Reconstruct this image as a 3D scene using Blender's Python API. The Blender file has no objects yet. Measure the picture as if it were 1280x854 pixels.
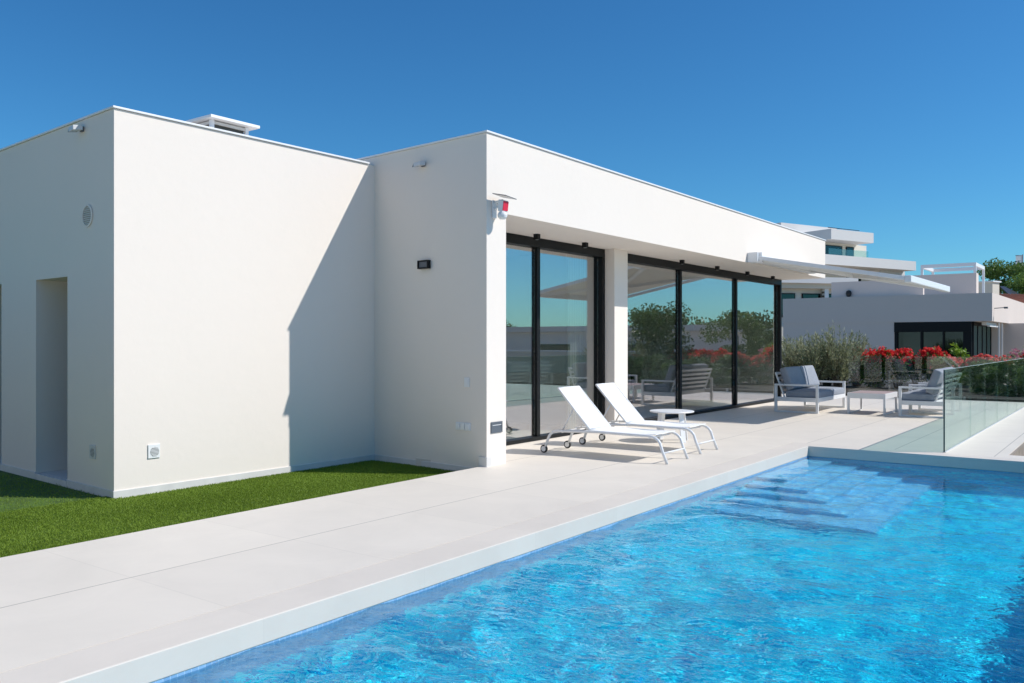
import bpy, bmesh, math, random
import numpy as np
from mathutils import Vector, Matrix
random.seed(7); RNG = np.random.default_rng(11)
SC = bpy.context.scene
COL = SC.collection
R = math.radians
TH = R(53.5)                      # the terrace and villa share one rotated frame
CT, ST = math.cos(TH), math.sin(TH)
CAM_H, F = 1.4, 1060.0

def W(u, m, z=0.0):               # frame coordinates (u along facade, m into the house) -> world
    return Vector((u*CT - m*ST, u*ST + m*CT, z))
def UM(v):
    return (v[0]*CT + v[1]*ST, -v[0]*ST + v[1]*CT)
def at(px, py, Y):                # point seen at that pixel of the 1280 px photograph, Y metres away
    return Vector(((px-640)/F*Y, Y, CAM_H-(py-427)/F*Y))

# ------------------------------------------------------------------ materials
def new_mat(name):
    m = bpy.data.materials.new(name); m.use_nodes = True
    nt = m.node_tree
    for n in list(nt.nodes): nt.nodes.remove(n)
    out = nt.nodes.new('ShaderNodeOutputMaterial')
    return m, nt, out
def N(nt, t, **kw):
    n = nt.nodes.new(t)
    for k, v in kw.items():
        if k in n.inputs.keys(): n.inputs[k].default_value = v
        else: setattr(n, k, v)
    return n
def mixcol(nt, fac, a, b):
    n = nt.nodes.new('ShaderNodeMix'); n.data_type = 'RGBA'
    def put(sock, v):
        if hasattr(v, 'is_output'): nt.links.new(v, sock)
        elif isinstance(v, (int, float)): sock.default_value = v
        else: sock.default_value = (*v, 1) if len(v) == 3 else v
    put(n.inputs[0], fac); put(n.inputs[6], a); put(n.inputs[7], b)
    return n.outputs[2]
def basic(name, col, rough=.6, var=.0, scale=4, bump=0, bscale=200, metal=0, spec=.5, sheen=0):
    m, nt, out = new_mat(name)
    b = N(nt, 'ShaderNodeBsdfPrincipled', Roughness=rough, Metallic=metal)
    b.inputs['Specular IOR Level'].default_value = spec
    b.inputs['Base Color'].default_value = (*col, 1)
    tc = N(nt, 'ShaderNodeTexCoord')
    if var:
        nz = N(nt, 'ShaderNodeTexNoise', Scale=scale, Detail=6)
        nt.links.new(tc.outputs['Object'], nz.inputs['Vector'])
        rmp = N(nt, 'ShaderNodeMapRange'); rmp.inputs[1].default_value = .3; rmp.inputs[2].default_value = .7
        nt.links.new(nz.outputs['Fac'], rmp.inputs[0])
        c = mixcol(nt, rmp.outputs[0], tuple(x*(1-var) for x in col), tuple(min(1, x*(1+var)) for x in col))
        nt.links.new(c, b.inputs['Base Color'])
    if bump:
        nb = N(nt, 'ShaderNodeTexNoise', Scale=bscale, Detail=4)
        nt.links.new(tc.outputs['Object'], nb.inputs['Vector'])
        bp = N(nt, 'ShaderNodeBump', Strength=bump, Distance=.01)
        nt.links.new(nb.outputs['Fac'], bp.inputs['Height'])
        nt.links.new(bp.outputs[0], b.inputs['Normal'])
    nt.links.new(b.outputs[0], out.inputs[0])
    return m

def stucco(name, col):
    m, nt, out = new_mat(name)
    b = N(nt, 'ShaderNodeBsdfPrincipled', Roughness=.85)
    b.inputs['Specular IOR Level'].default_value = .2
    tc = N(nt, 'ShaderNodeTexCoord')
    n1 = N(nt, 'ShaderNodeTexNoise', Scale=.7, Detail=5, Roughness=.6)
    n2 = N(nt, 'ShaderNodeTexNoise', Scale=9, Detail=4)
    n3 = N(nt, 'ShaderNodeTexNoise', Scale=260, Detail=3)
    mp = N(nt, 'ShaderNodeMapping'); mp.inputs['Scale'].default_value = (1, 1, .35)
    nt.links.new(tc.outputs['Object'], mp.inputs[0])
    nt.links.new(mp.outputs[0], n1.inputs['Vector'])
    for n in (n2, n3): nt.links.new(tc.outputs['Object'], n.inputs['Vector'])
    c1 = mixcol(nt, n1.outputs['Fac'], tuple(x*.965 for x in col), tuple(min(1, x*1.02) for x in col))
    c2 = mixcol(nt, n2.outputs['Fac'], (.985, .985, .985), (1, 1, 1))
    mu = nt.nodes.new('ShaderNodeMix'); mu.data_type = 'RGBA'; mu.blend_type = 'MULTIPLY'; mu.inputs[0].default_value = 1
    nt.links.new(c1, mu.inputs[6]); nt.links.new(c2, mu.inputs[7])
    nt.links.new(mu.outputs[2], b.inputs['Base Color'])
    bp = N(nt, 'ShaderNodeBump', Strength=.25, Distance=.004); nt.links.new(n3.outputs['Fac'], bp.inputs['Height'])
    bp2 = N(nt, 'ShaderNodeBump', Strength=.10, Distance=.02); nt.links.new(n2.outputs['Fac'], bp2.inputs['Height'])
    nt.links.new(bp.outputs[0], bp2.inputs['Normal']); nt.links.new(bp2.outputs[0], b.inputs['Normal'])
    nt.links.new(b.outputs[0], out.inputs[0])
    return m

def stone(name, col, us, ms, u0=0, m0=0, joint=.006, jcol=.55):
    """large format porcelain slabs: joints every us / ms metres of the terrace frame"""
    m, nt, out = new_mat(name)
    b = N(nt, 'ShaderNodeBsdfPrincipled', Roughness=.55); b.inputs['Specular IOR Level'].default_value = .35
    tc = N(nt, 'ShaderNodeTexCoord'); sp = N(nt, 'ShaderNodeSeparateXYZ')
    nt.links.new(tc.outputs['Object'], sp.inputs[0])
    def math1(op, a, v):
        n = N(nt, 'ShaderNodeMath'); n.operation = op
        nt.links.new(a, n.inputs[0])
        if hasattr(v, 'is_output'): nt.links.new(v, n.inputs[1])
        else: n.inputs[1].default_value = v
        return n.outputs[0]
    def joints(s, p, o):
        a = math1('DIVIDE', math1('SUBTRACT', s, o), p)
        fr = math1('FRACT', math1('ADD', a, 1000), 0)
        d = math1('MINIMUM', fr, math1('SUBTRACT', math1('MULTIPLY', fr, -1), -1))
        return math1('LESS_THAN', d, joint/2/p), math1('FLOOR', a, 0)
    ju, iu = joints(sp.outputs[0], us, u0); jm, im = joints(sp.outputs[1], ms, m0)
    j = math1('MAXIMUM', math1('MULTIPLY', ju, .15), jm)
    cb = N(nt, 'ShaderNodeCombineXYZ'); nt.links.new(iu, cb.inputs[0]); nt.links.new(im, cb.inputs[1])
    wn = N(nt, 'ShaderNodeTexWhiteNoise'); wn.noise_dimensions = '3D'; nt.links.new(cb.outputs[0], wn.inputs['Vector'])
    n1 = N(nt, 'ShaderNodeTexNoise', Scale=1.6, Detail=8, Roughness=.65, Distortion=.6)
    n2 = N(nt, 'ShaderNodeTexNoise', Scale=30, Detail=5)
    nt.links.new(tc.outputs['Object'], n1.inputs['Vector']); nt.links.new(tc.outputs['Object'], n2.inputs['Vector'])
    c1 = mixcol(nt, n1.outputs['Fac'], tuple(x*.88 for x in col), tuple(min(1, x*1.08) for x in col))
    c2 = mixcol(nt, wn.outputs['Value'], (.955, .955, .96), (1, 1, 1))
    mu = nt.nodes.new('ShaderNodeMix'); mu.data_type = 'RGBA'; mu.blend_type = 'MULTIPLY'; mu.inputs[0].default_value = 1
    nt.links.new(c1, mu.inputs[6]); nt.links.new(c2, mu.inputs[7])
    c3 = mixcol(nt, j, mu.outputs[2], tuple(x*jcol for x in col))
    nt.links.new(c3, b.inputs['Base Color'])
    bp = N(nt, 'ShaderNodeBump', Strength=.12, Distance=.004); nt.links.new(n2.outputs['Fac'], bp.inputs['Height'])
    nt.links.new(bp.outputs[0], b.inputs['Normal'])
    nt.links.new(b.outputs[0], out.inputs[0])
    return m

POOL_F = ((.001, .27, .62), (.012, .99, 1.0), (.03, .66, .90))  # floor tiles carry the water's depth blue and caustic sparkle as colour
POOL_W = ((.20, .38, .60), (.30, .50, .72), (.40, .57, .75))  # band colours paint in the paleness of shallow water
POOL_S = ((.10, .46, .80), (.26, .80, .97), (.34, .76, .94))  # step tiles lightened in colour to stand for shallow water above them

def mosaic(name, cols, size):
    POOL_A, POOL_B, POOL_J = cols
    m, nt, out = new_mat(name)
    b = N(nt, 'ShaderNodeBsdfPrincipled', Roughness=.3)
    tc = N(nt, 'ShaderNodeTexCoord'); g = N(nt, 'ShaderNodeNewGeometry')
    # tiles 4 cm: each face uses the two coordinates that lie in it
    sp = N(nt, 'ShaderNodeSeparateXYZ'); nt.links.new(tc.outputs['Object'], sp.inputs[0])
    sn = N(nt, 'ShaderNodeSeparateXYZ'); nt.links.new(tc.outputs['Normal'], sn.inputs[0])
    def M(op, a, v=0.0):
        n = N(nt, 'ShaderNodeMath'); n.operation = op; nt.links.new(a, n.inputs[0])
        if hasattr(v, 'is_output'): nt.links.new(v, n.inputs[1])
        else: n.inputs[1].default_value = v
        return n.outputs[0]
    js = []
    for k in range(3):
        a = M('ADD', M('DIVIDE', sp.outputs[k], size), 1000.27)
        fr = M('FRACT', a); d = M('MINIMUM', fr, M('SUBTRACT', M('MULTIPLY', fr, -1), -1))
        inside = M('LESS_THAN', M('ABSOLUTE', sn.outputs[k]), .5)
        js.append((M('MULTIPLY', M('LESS_THAN', d, .055), inside), M('FLOOR', a)))
    j = M('MAXIMUM', M('MAXIMUM', js[0][0], js[1][0]), js[2][0])
    cb = N(nt, 'ShaderNodeCombineXYZ')
    for k in range(3): nt.links.new(js[k][1], cb.inputs[k])
    wn = N(nt, 'ShaderNodeTexWhiteNoise'); nt.links.new(cb.outputs[0], wn.inputs['Vector'])
    c1 = mixcol(nt, M('POWER', wn.outputs['Value'], 1.0), POOL_A, POOL_B)
    c = mixcol(nt, j, c1, POOL_J)
    nt.links.new(c, b.inputs['Base Color']); nt.links.new(b.outputs[0], out.inputs[0])
    return m
def glass(name, tint, f0, fmax=1.0, rough=0.0, gtint=(1, 1, 1)):
    m, nt, out = new_mat(name)
    tr = N(nt, 'ShaderNodeBsdfTransparent'); tr.inputs[0].default_value = (*tint, 1)
    gl = N(nt, 'ShaderNodeBsdfGlossy', Roughness=rough); gl.inputs[0].default_value = (*gtint, 1)
    lw = N(nt, 'ShaderNodeLayerWeight', Blend=.5)
    p = N(nt, 'ShaderNodeMath'); p.operation = 'POWER'; p.inputs[1].default_value = 4.5
    nt.links.new(lw.outputs['Facing'], p.inputs[0])
    mr = N(nt, 'ShaderNodeMapRange'); mr.inputs[3].default_value = f0; mr.inputs[4].default_value = fmax
    nt.links.new(p.outputs[0], mr.inputs[0])
    mx = N(nt, 'ShaderNodeMixShader'); nt.links.new(mr.outputs[0], mx.inputs[0])
    nt.links.new(tr.outputs[0], mx.inputs[1]); nt.links.new(gl.outputs[0], mx.inputs[2])
    nt.links.new(mx.outputs[0], out.inputs[0])
    return m

def leafmat(name, a, b, trans=.25, rough=.5):
    m, nt, out = new_mat(name)
    p = N(nt, 'ShaderNodeBsdfPrincipled', Roughness=rough); p.inputs['Specular IOR Level'].default_value = .3
    t = N(nt, 'ShaderNodeBsdfTranslucent')
    at_ = N(nt, 'ShaderNodeAttribute'); at_.attribute_name = 'tint'
    c = mixcol(nt, at_.outputs['Fac'], a, b)
    nt.links.new(c, p.inputs['Base Color']); nt.links.new(c, t.inputs[0])
    mx = N(nt, 'ShaderNodeMixShader'); mx.inputs[0].default_value = trans
    nt.links.new(p.outputs[0], mx.inputs[1]); nt.links.new(t.outputs[0], mx.inputs[2])
    nt.links.new(mx.outputs[0], out.inputs[0])
    return m

WALLC = (.84, .76, .68)
M = dict(
    stucco=stucco('white_stucco', WALLC),
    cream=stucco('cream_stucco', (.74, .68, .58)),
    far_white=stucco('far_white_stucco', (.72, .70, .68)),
    plinth=basic('plinth_stone', (.66, .64, .61), .6, .06, 6),
    cap=basic('white_metal_trim', (.82, .82, .82), .4),
    deck=stone('terrace_slabs', (.755, .69, .60), 1.20, 1.13, .3, 3.68, .011),
    coping=stone('coping_slabs', (.72, .655, .575), 1.20, 50, .3, 0, .006, .7),
    floor=stone('interior_slabs', (.62, .59, .55), 1.2, 1.2),
    black=basic('anthracite_aluminium', (.008, .0085, .009), .5, spec=.25),
    white_metal=basic('white_powder_coat', (.80, .80, .80), .35),
    grey_metal=basic('pale_grey_metal', (.62, .63, .64), .35),
    sling=basic('white_sling_fabric', (.86, .86, .85), .8, .02, 40, .15, 900),
    cushion=basic('blue_grey_cushion', (.29, .315, .36), .9, .06, 14, .35, 900),
    piping=basic('cushion_piping', (.15, .17, .21), .8),
    rubber=basic('black_rubber', (.02, .02, .02), .6),
    tabletop=basic('rosy_stone_top', (.42, .30, .26), .45, .1, 9),
    soil=basic('dark_soil', (.035, .028, .022), .95, .3, 8, .6, 60),
    turf=basic('turf_backing', (.07, .13, .015), .9, .25, 6),
    bark=basic('bark', (.10, .075, .055), .9, .3, 12, .6, 60),
    ground=basic('dry_ground', (.38, .32, .24), .95, .35, .25),
    hill=basic('wooded_hills', (.055, .085, .05), .95, .3, .02),
    rtile=basic('terracotta_roof', (.36, .13, .07), .8, .25, 8),
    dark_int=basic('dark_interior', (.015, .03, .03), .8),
    int_wall=basic('interior_plaster', (.75, .73, .70), .8),
    wood=basic('weathered_wood', (.30, .25, .20), .7, .2, 12),
    fabric_awning=basic('awning_fabric', (.66, .62, .54), .8),
    red=basic('red_plastic', (.72, .02, .06), .35),
    white_plastic=basic('white_plastic', (.80, .80, .79), .35),
    solar=basic('solar_cells', (.05, .055, .07), .2),
    chrome=basic('polished_metal', (.85, .85, .86), .12, metal=1),
    slate=basic('slate_plastic', (.10, .115, .135), .45),
    vent_dark=basic('vent_shadow', (.12, .12, .11), .8),
    teal=glass('tinted_window', (.06, .11, .11), .07, .9, 0, (.55, .85, .85)),
    win=glass('window_glass', (.86, .92, .89), .30, 1, 0, (1.0, .95, .99)),
    rail=glass('balustrade_glass', (.76, .87, .83), .08, .9, 0, (.95, 1, .99)),
    rail_clear=glass('clear_balustrade_glass', (.94, .97, .96), .05, .8),
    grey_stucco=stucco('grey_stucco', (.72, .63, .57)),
    pale_edge=basic('pale_glass_edge', (.45, .55, .52), .2),
    edge=basic('green_glass_edge', (.01, .05, .05), .15),
    lamp_glass=basic('lamp_diffuser', (.35, .35, .33), .3),
    vent_grey=basic('vent_grey', (.40, .38, .34), .8),
    pebble=basic('gravel', (.22, .20, .18), .9, .4, 25, .8, 60),
)
M['turf_blade'] = leafmat('turf_blades', (.125, .20, .012), (.25, .36, .045), .3, .6)
M['leaf_olive'] = leafmat('olive_grey_leaves', (.18, .21, .09), (.52, .52, .33), .3)
M['leaf_dark'] = leafmat('dark_green_leaves', (.05, .10, .025), (.19, .28, .07), .3)
M['leaf_mid'] = leafmat('mid_green_leaves', (.06, .12, .022), (.20, .31, .07), .3)
M['leaf_lime'] = leafmat('lime_leaves', (.14, .26, .02), (.36, .50, .05), .35)
M['petal_red'] = leafmat('red_petals', (.70, .012, .03), (.92, .10, .07), .35)
M['petal_coral'] = leafmat('coral_petals', (.72, .06, .07), (.92, .26, .20), .35)
M['petal_pink'] = leafmat('pink_petals', (.60, .18, .26), (.80, .42, .48), .3)
M['mosaic'] = mosaic('blue_pool_mosaic', POOL_F, .05)
M['mosaic_band'] = mosaic('shallow_painted_band_mosaic', POOL_W, .036)
M['mosaic_step'] = mosaic('shallow_painted_step_mosaic', POOL_S, .05)

# ------------------------------------------------------------------ builders
class MB:
    def __init__(s): s.v, s.f, s.sm = [], [], []
    def add(s, vs, fs, smooth=False):
        o = len(s.v); s.v += [tuple(v) for v in vs]
        for f in fs: s.f.append([i+o for i in f]); s.sm.append(smooth)
        return s
    def box(s, x0, x1, y0, y1, z0, z1):
        if x0 > x1: x0, x1 = x1, x0
        if y0 > y1: y0, y1 = y1, y0
        v = [(x, y, z) for z in (z0, z1) for y in (y0, y1) for x in (x0, x1)]
        return s.add(v, [(0, 2, 3, 1), (4, 5, 7, 6), (0, 1, 5, 4), (2, 6, 7, 3), (0, 4, 6, 2), (1, 3, 7, 5)])
    def prism(s, pts, z0, z1):
        n = len(pts)
        a = sum(pts[i][0]*pts[(i+1) % n][1]-pts[(i+1) % n][0]*pts[i][1] for i in range(n))
        if a < 0: pts = pts[::-1]
        v = [(x, y, z0) for x, y in pts]+[(x, y, z1) for x, y in pts]
        f = [tuple(range(n))[::-1], tuple(range(n, 2*n))]+[(i, (i+1) % n, n+(i+1) % n, n+i) for i in range(n)]
        return s.add(v, f)
    def bar(s, p, q, w, h=None, up=(0, 0, 1)):       # rectangular bar between two points
        h = h or w; p, q = Vector(p), Vector(q); d = (q-p).normalized()
        up = Vector(up)
        if abs(d.dot(up)) > .98: up = Vector((0, 1, 0))
        x = d.cross(up).normalized(); y = x.cross(d).normalized()
        v = [c+x*sx*w/2+y*sy*h/2 for c in (p, q) for sy in (-1, 1) for sx in (-1, 1)]
        return s.add(v, [(0, 2, 3, 1), (4, 5, 7, 6), (0, 1, 5, 4), (2, 6, 7, 3), (0, 4, 6, 2), (1, 3, 7, 5)])
    def tube(s, pts, r, n=10, cap=True):
        pts = [Vector(p) for p in pts]; rs = r if isinstance(r, (list, tuple)) else [r]*len(pts)
        vs, fs = [], []
        ref = None
        for i, p in enumerate(pts):
            d = (pts[min(i+1, len(pts)-1)]-pts[max(i-1, 0)]).normalized()
            if ref is None: ref = Vector((0, 0, 1)) if abs(d.z) < .9 else Vector((1, 0, 0))
            x = d.cross(ref).normalized(); y = x.cross(d).normalized(); ref = y
            for k in range(n):
                a = 2*math.pi*k/n; vs.append(p+(x*math.cos(a)+y*math.sin(a))*rs[i])
        for i in range(len(pts)-1):
            for k in range(n):
                a, b = i*n+k, i*n+(k+1) % n
                fs.append((a, b, b+n, a+n))
        s.add(vs, fs, True)
        if cap:
            o = len(s.v)-len(vs)
            s.f += [[o+k for k in range(n)], [o+len(vs)-n+k for k in range(n)][::-1]]; s.sm += [False, False]
        return s
    def lathe(s, prof, c=(0, 0, 0), n=32, axis='z'):
        vs, fs = [], []
        for r, z in prof:
            for k in range(n):
                a = 2*math.pi*k/n; x, y = r*math.cos(a), r*math.sin(a)
                p = {'z': (x, y, z), 'y': (x, z, y), 'x': (z, x, y)}[axis]
                vs.append((p[0]+c[0], p[1]+c[1], p[2]+c[2]))
        for i in range(len(prof)-1):
            for k in range(n):
                a, b = i*n+k, i*n+(k+1) % n
                fs.append((a, b, b+n, a+n) if axis != 'y' else (a, a+n, b+n, b))
        return s.add(vs, fs, False)
    def sub(s, o):                                     # move to an origin
        s.v = [(x-o[0], y-o[1], z-o[2]) for x, y, z in s.v]; return s
    def build(s, name, mat, parent=None, bevel=0, seg=2, auto=False):
        me = bpy.data.meshes.new(name); me.from_pydata(s.v, [], s.f)
        me.polygons.foreach_set('use_smooth', s.sm)
        bm = bmesh.new(); bm.from_mesh(me); bmesh.ops.recalc_face_normals(bm, faces=bm.faces); bm.to_mesh(me); bm.free()
        me.materials.append(M[mat] if isinstance(mat, str) else mat)
        o = bpy.data.objects.new(name, me); COL.objects.link(o)
        if parent: o.parent = parent
        if bevel:
            b = o.modifiers.new('bevel', 'BEVEL'); b.width = bevel; b.segments = seg; b.limit_method = 'ANGLE'; b.angle_limit = R(40)
        return o

def tag(o, label=None, cat=None, group=None, kind=None):
    if label: o['label'] = label
    if cat: o['category'] = cat
    if group: o['group'] = group
    if kind: o['kind'] = kind
    return o
def thing(name, label, cat, loc, rz=TH, group=None):
    o = bpy.data.objects.new(name, None); o.empty_display_size = .2; COL.objects.link(o)
    o.location = loc; o.rotation_euler = (0, 0, rz)
    return tag(o, label, cat, group)
def struct(o): return tag(o, kind='structure')
def frame(o, loc=(0, 0, 0), rz=TH): o.location = loc; o.rotation_euler = (0, 0, rz); return o
def dup(root, loc, rz, label):
    r = root.copy(); COL.objects.link(r); r.location = loc; r.rotation_euler = (0, 0, rz); r['label'] = label
    for ch in list(root.children):
        c = ch.copy(); COL.objects.link(c); c.parent = r
        for g in ch.children:
            d = g.copy(); COL.objects.link(d); d.parent = c
    return r

def quads(name, P, A, B, mat, parent=None, tint=None, smooth=False):
    """many small leaf faces: centre P, half axes A and B (numpy N x 3)"""
    n = len(P)
    V = np.empty((n, 4, 3), np.float32)
    V[:, 0] = P-A; V[:, 1] = P+B; V[:, 2] = P+A; V[:, 3] = P-B
    me = bpy.data.meshes.new(name)
    me.vertices.add(n*4); me.vertices.foreach_set('co', V.ravel())
    me.loops.add(n*4); me.loops.foreach_set('vertex_index', np.arange(n*4, dtype=np.int32))
    me.polygons.add(n); me.polygons.foreach_set('loop_start', np.arange(0, n*4, 4, dtype=np.int32))
    t = RNG.random(n) if tint is None else tint
    a = me.attributes.new('tint', 'FLOAT', 'POINT'); a.data.foreach_set('value', np.repeat(t, 4).astype(np.float32))
    me.update(calc_edges=True); me.materials.append(M[mat])
    o = bpy.data.objects.new(name, me); COL.objects.link(o)
    if parent: o.parent = parent
    return o
def randdirs(n, up=.0):
    d = RNG.normal(size=(n, 3)); d[:, 2] += up
    return d/np.linalg.norm(d, axis=1, keepdims=True)
def leaf_axes(n, length, width, up=.3):
    nrm = randdirs(n, up); a = np.cross(nrm, RNG.normal(size=(n, 3))); a /= np.linalg.norm(a, axis=1, keepdims=True)
    b = np.cross(nrm, a)
    s = RNG.uniform(.7, 1.3, (n, 1))
    return a*s*length/2, b*s*width/2
def clump_points(n, clumps):
    """clumps: list of (centre, radii) ; shell-weighted points"""
    w = np.array([c[1][0]*c[1][1]*c[1][2] for c in clumps])**.7; w /= w.sum()
    idx = RNG.choice(len(clumps), n, p=w)
    C = np.array([c[0] for c in clumps])[idx]; Rr = np.array([c[1] for c in clumps])[idx]
    d = randdirs(n); rad = RNG.random((n, 1))**.45
    return C+d*Rr*rad, idx

def tree(name, label, cat, loc, H, cw, trunk, nl, leaf, mat='leaf_dark', group=None, nclump=26, rb=.14):
    t = thing(name, label, cat, loc, 0, group)
    cl = []
    for k in range(nclump):
        a = random.uniform(0, 6.283); rr = cw*math.sqrt(random.random())*.78
        hz = trunk+(H-trunk)*random.uniform(.08, .88)
        env = math.sqrt(max(.05, 1-((hz-(trunk+(H-trunk)*.45))/((H-trunk)*.58))**2))
        s = random.uniform(.22, .42)*cw
        cl.append(((math.cos(a)*rr*env, math.sin(a)*rr*env, hz), (s, s, s*.75)))
    P, idx = clump_points(nl, cl); A, B = leaf_axes(nl, leaf, leaf*.55)
    ct = RNG.random(nclump)
    tint = np.clip(.6*ct[idx]+.5*RNG.random(nl)-.1, 0, 1)
    mb = MB()
    mb.tube([(0, 0, -.2), (.05*cw, .02, trunk*.6), (.02, .05*cw, trunk*1.1), (0, 0, H*.7)], [rb, rb*.75, rb*.55, rb*.15], 8)
    for k in range(0, nclump, 2):
        c = cl[k][0]; z0 = random.uniform(trunk*.7, max(trunk*1.1, c[2]*.7))
        mb.tube([(0, 0, min(z0, c[2])), (c[0]*.5, c[1]*.5, (z0+c[2])/2+.1), c], [rb*.45, rb*.3, rb*.1], 6)
    mb.build('trunk', 'bark', t)
    quads('crown', P, A, B, mat, t, tint)
    return t

def stem_bush(name, label, loc, H, spread, stems, per, mat, leaf=(.06, .012), group=None, rz=0, upright=.6):
    t = thing(name, label, 'shrub', loc, rz, group)
    mb = MB(); Ps, Ds = [], []
    for k in range(stems):
        a = random.uniform(0, 6.283); lean = random.random()**.7*spread
        L = H*random.uniform(.55, 1.0)*(1-.25*lean/max(spread, .01))
        b = Vector((math.cos(a)*.12*random.random(), math.sin(a)*.12*random.random(), 0))
        end = b+Vector((math.cos(a)*lean, math.sin(a)*lean, L))
        mid = b+Vector((math.cos(a)*lean*.3, math.sin(a)*lean*.3, L*.55))
        pts = [b, mid, end]
        mb.tube(pts, [.008, .006, .003], 4, False)
        # side sprigs
        for j in range(per):
            q = random.uniform(.22, 1)
            p = (b*(1-q)**2+mid*2*q*(1-q)+end*q*q)
            dd = (end-mid).normalized()+Vector((random.gauss(0, .55), random.gauss(0, .55), random.gauss(0, .35)))
            Ps.append(p+dd*random.uniform(.0, .09)); Ds.append(dd.normalized())
    P = np.array(Ps); D = np.array(Ds); n = len(P)
    A = D*leaf[0]/2*RNG.uniform(.6, 1.4, (n, 1)); X = np.cross(D, RNG.normal(size=(n, 3))); X /= np.linalg.norm(X, axis=1, keepdims=True)
    mb.build('stems', 'bark', t)
    quads('foliage', P, A, X*leaf[1]/2, mat, t)
    return t

def flower_bush(name, label, loc, size, nleaf, nbloom, petal, leafm='leaf_mid', group=None, top=.35, bl=.05):
    t = thing(name, label, 'flowering plant', loc, 0, group)
    sx, sy, sz = size
    cl = [((random.uniform(-1, 1)*sx*.6, random.uniform(-1, 1)*sy*.5, sz*random.uniform(.2, .78)), (sx*.40, sy*.5, sz*.26)) for _ in range(12)]
    P, idx = clump_points(nleaf, cl); P[:, 2] = np.maximum(P[:, 2], .02)
    A, B = leaf_axes(nleaf, .085, .06, .8)
    mb = MB()
    for c, r in cl: mb.tube([(c[0]*.2, c[1]*.2, -.02), (c[0]*.6, c[1]*.6, c[2]*.6), c], [.012, .008, .004], 5, False)
    mb.build('stems', 'bark', t)
    quads('foliage', P, A, B, leafm, t)
    # bloom heads: little balls of petals on the outside
    Q, _ = clump_points(nbloom*6, cl)
    keep = Q[np.argsort(-(Q[:, 2]+RNG.random(len(Q))*sz*top))][:nbloom]
    keep[:, 2] += .03
    pp = np.repeat(keep, 14, axis=0)+randdirs(nbloom*14)*bl*RNG.random((nbloom*14, 1))**.4
    A, B = leaf_axes(len(pp), bl*.95, bl*.8, .4)
    quads('blossom', pp, A, B, petal, t)
    return t

# ------------------------------------------------------------------ camera, light, sky
cam = bpy.data.cameras.new('camera'); co = bpy.data.objects.new('camera', cam); COL.objects.link(co)
co.location = (0, 0, CAM_H); co.rotation_euler = (R(90), 0, 0)
cam.sensor_width = 36; cam.lens = 36*F/1280; cam.clip_end = 3000; cam.clip_start = .05
SC.camera = co
EL, AZ = 44.0, (0.9949, -0.10)
ts = Vector((AZ[0]*math.cos(R(EL)), AZ[1]*math.cos(R(EL)), math.sin(R(EL)))).normalized()
sun = bpy.data.lights.new('sun', 'SUN'); so = bpy.data.objects.new('sun', sun); COL.objects.link(so)
sun.energy = 5.0; sun.angle = R(.53); sun.color = (1, .96, .905)
so.rotation_euler = (-ts).to_track_quat('-Z', 'Y').to_euler(); so.location = (0, 0, 20)
w = bpy.data.worlds.new('World'); SC.world = w; w.use_nodes = True
nt = w.node_tree; bg = nt.nodes['Background']
sky = nt.nodes.new('ShaderNodeTexSky'); sky.sky_type = 'NISHITA'; sky.sun_disc = False
sky.sun_elevation = R(EL); sky.sun_rotation = math.atan2(AZ[0], AZ[1])
sky.altitude = 0; sky.air_density = 1.0; sky.dust_density = .25; sky.ozone_density = 3.0
hs = nt.nodes.new('ShaderNodeHueSaturation'); hs.inputs['Saturation'].default_value = 1.14
nt.links.new(sky.outputs[0], hs.inputs['Color']); skc = nt.nodes.new('ShaderNodeMix'); skc.data_type = 'RGBA'; skc.blend_type = 'MULTIPLY'; skc.inputs[0].default_value = 1
skc.inputs[7].default_value = (.40, .88, 1.13, 1)
nt.links.new(hs.outputs[0], skc.inputs[6]); nt.links.new(skc.outputs[2], bg.inputs[0])
bg.inputs[1].default_value = .118
SC.view_settings.view_transform = 'Standard'; SC.view_settings.look = 'None'
SC.view_settings.exposure = -.17; SC.view_settings.gamma = 1; SC.view_settings.use_curve_mapping = False
SC.cycles.use_denoising = True
SC.cycles.max_bounces = 12; SC.cycles.transparent_max_bounces = 24; SC.cycles.transmission_bounces = 10
SC.cycles.sample_clamp_indirect = 6

# ------------------------------------------------------------------ setting: ground, terrace, pool, lawn
PE, POOLEND, PR, PN = 3.56, 11.48, -.26, 1.1      # pool edge (m), far end (u), right edge (m), near end (u)
g = MB().box(-600, 900, -700, 900, -2.6, -2.2); frame(struct(g.build('ground', 'ground')), rz=0)
hb = MB()
hx = np.linspace(-900, 1500, 61)
vs = []; fs = []
for i, x in enumerate(hx):
    h = 14+9*math.sin(x*.006+1)+5*math.sin(x*.017+2)+4*math.sin(x*.05)
    vs += [(x, 620, -3), (x, 700, h*.6), (x, 820, h), (x, 900, -3)]
for i in range(60):
    for k in range(3): a = i*4+k; fs.append((a, a+4, a+5, a+1))
hb.add(vs, fs, True); frame(struct(hb.build('hills', 'hill')), rz=R(-38))

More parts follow.
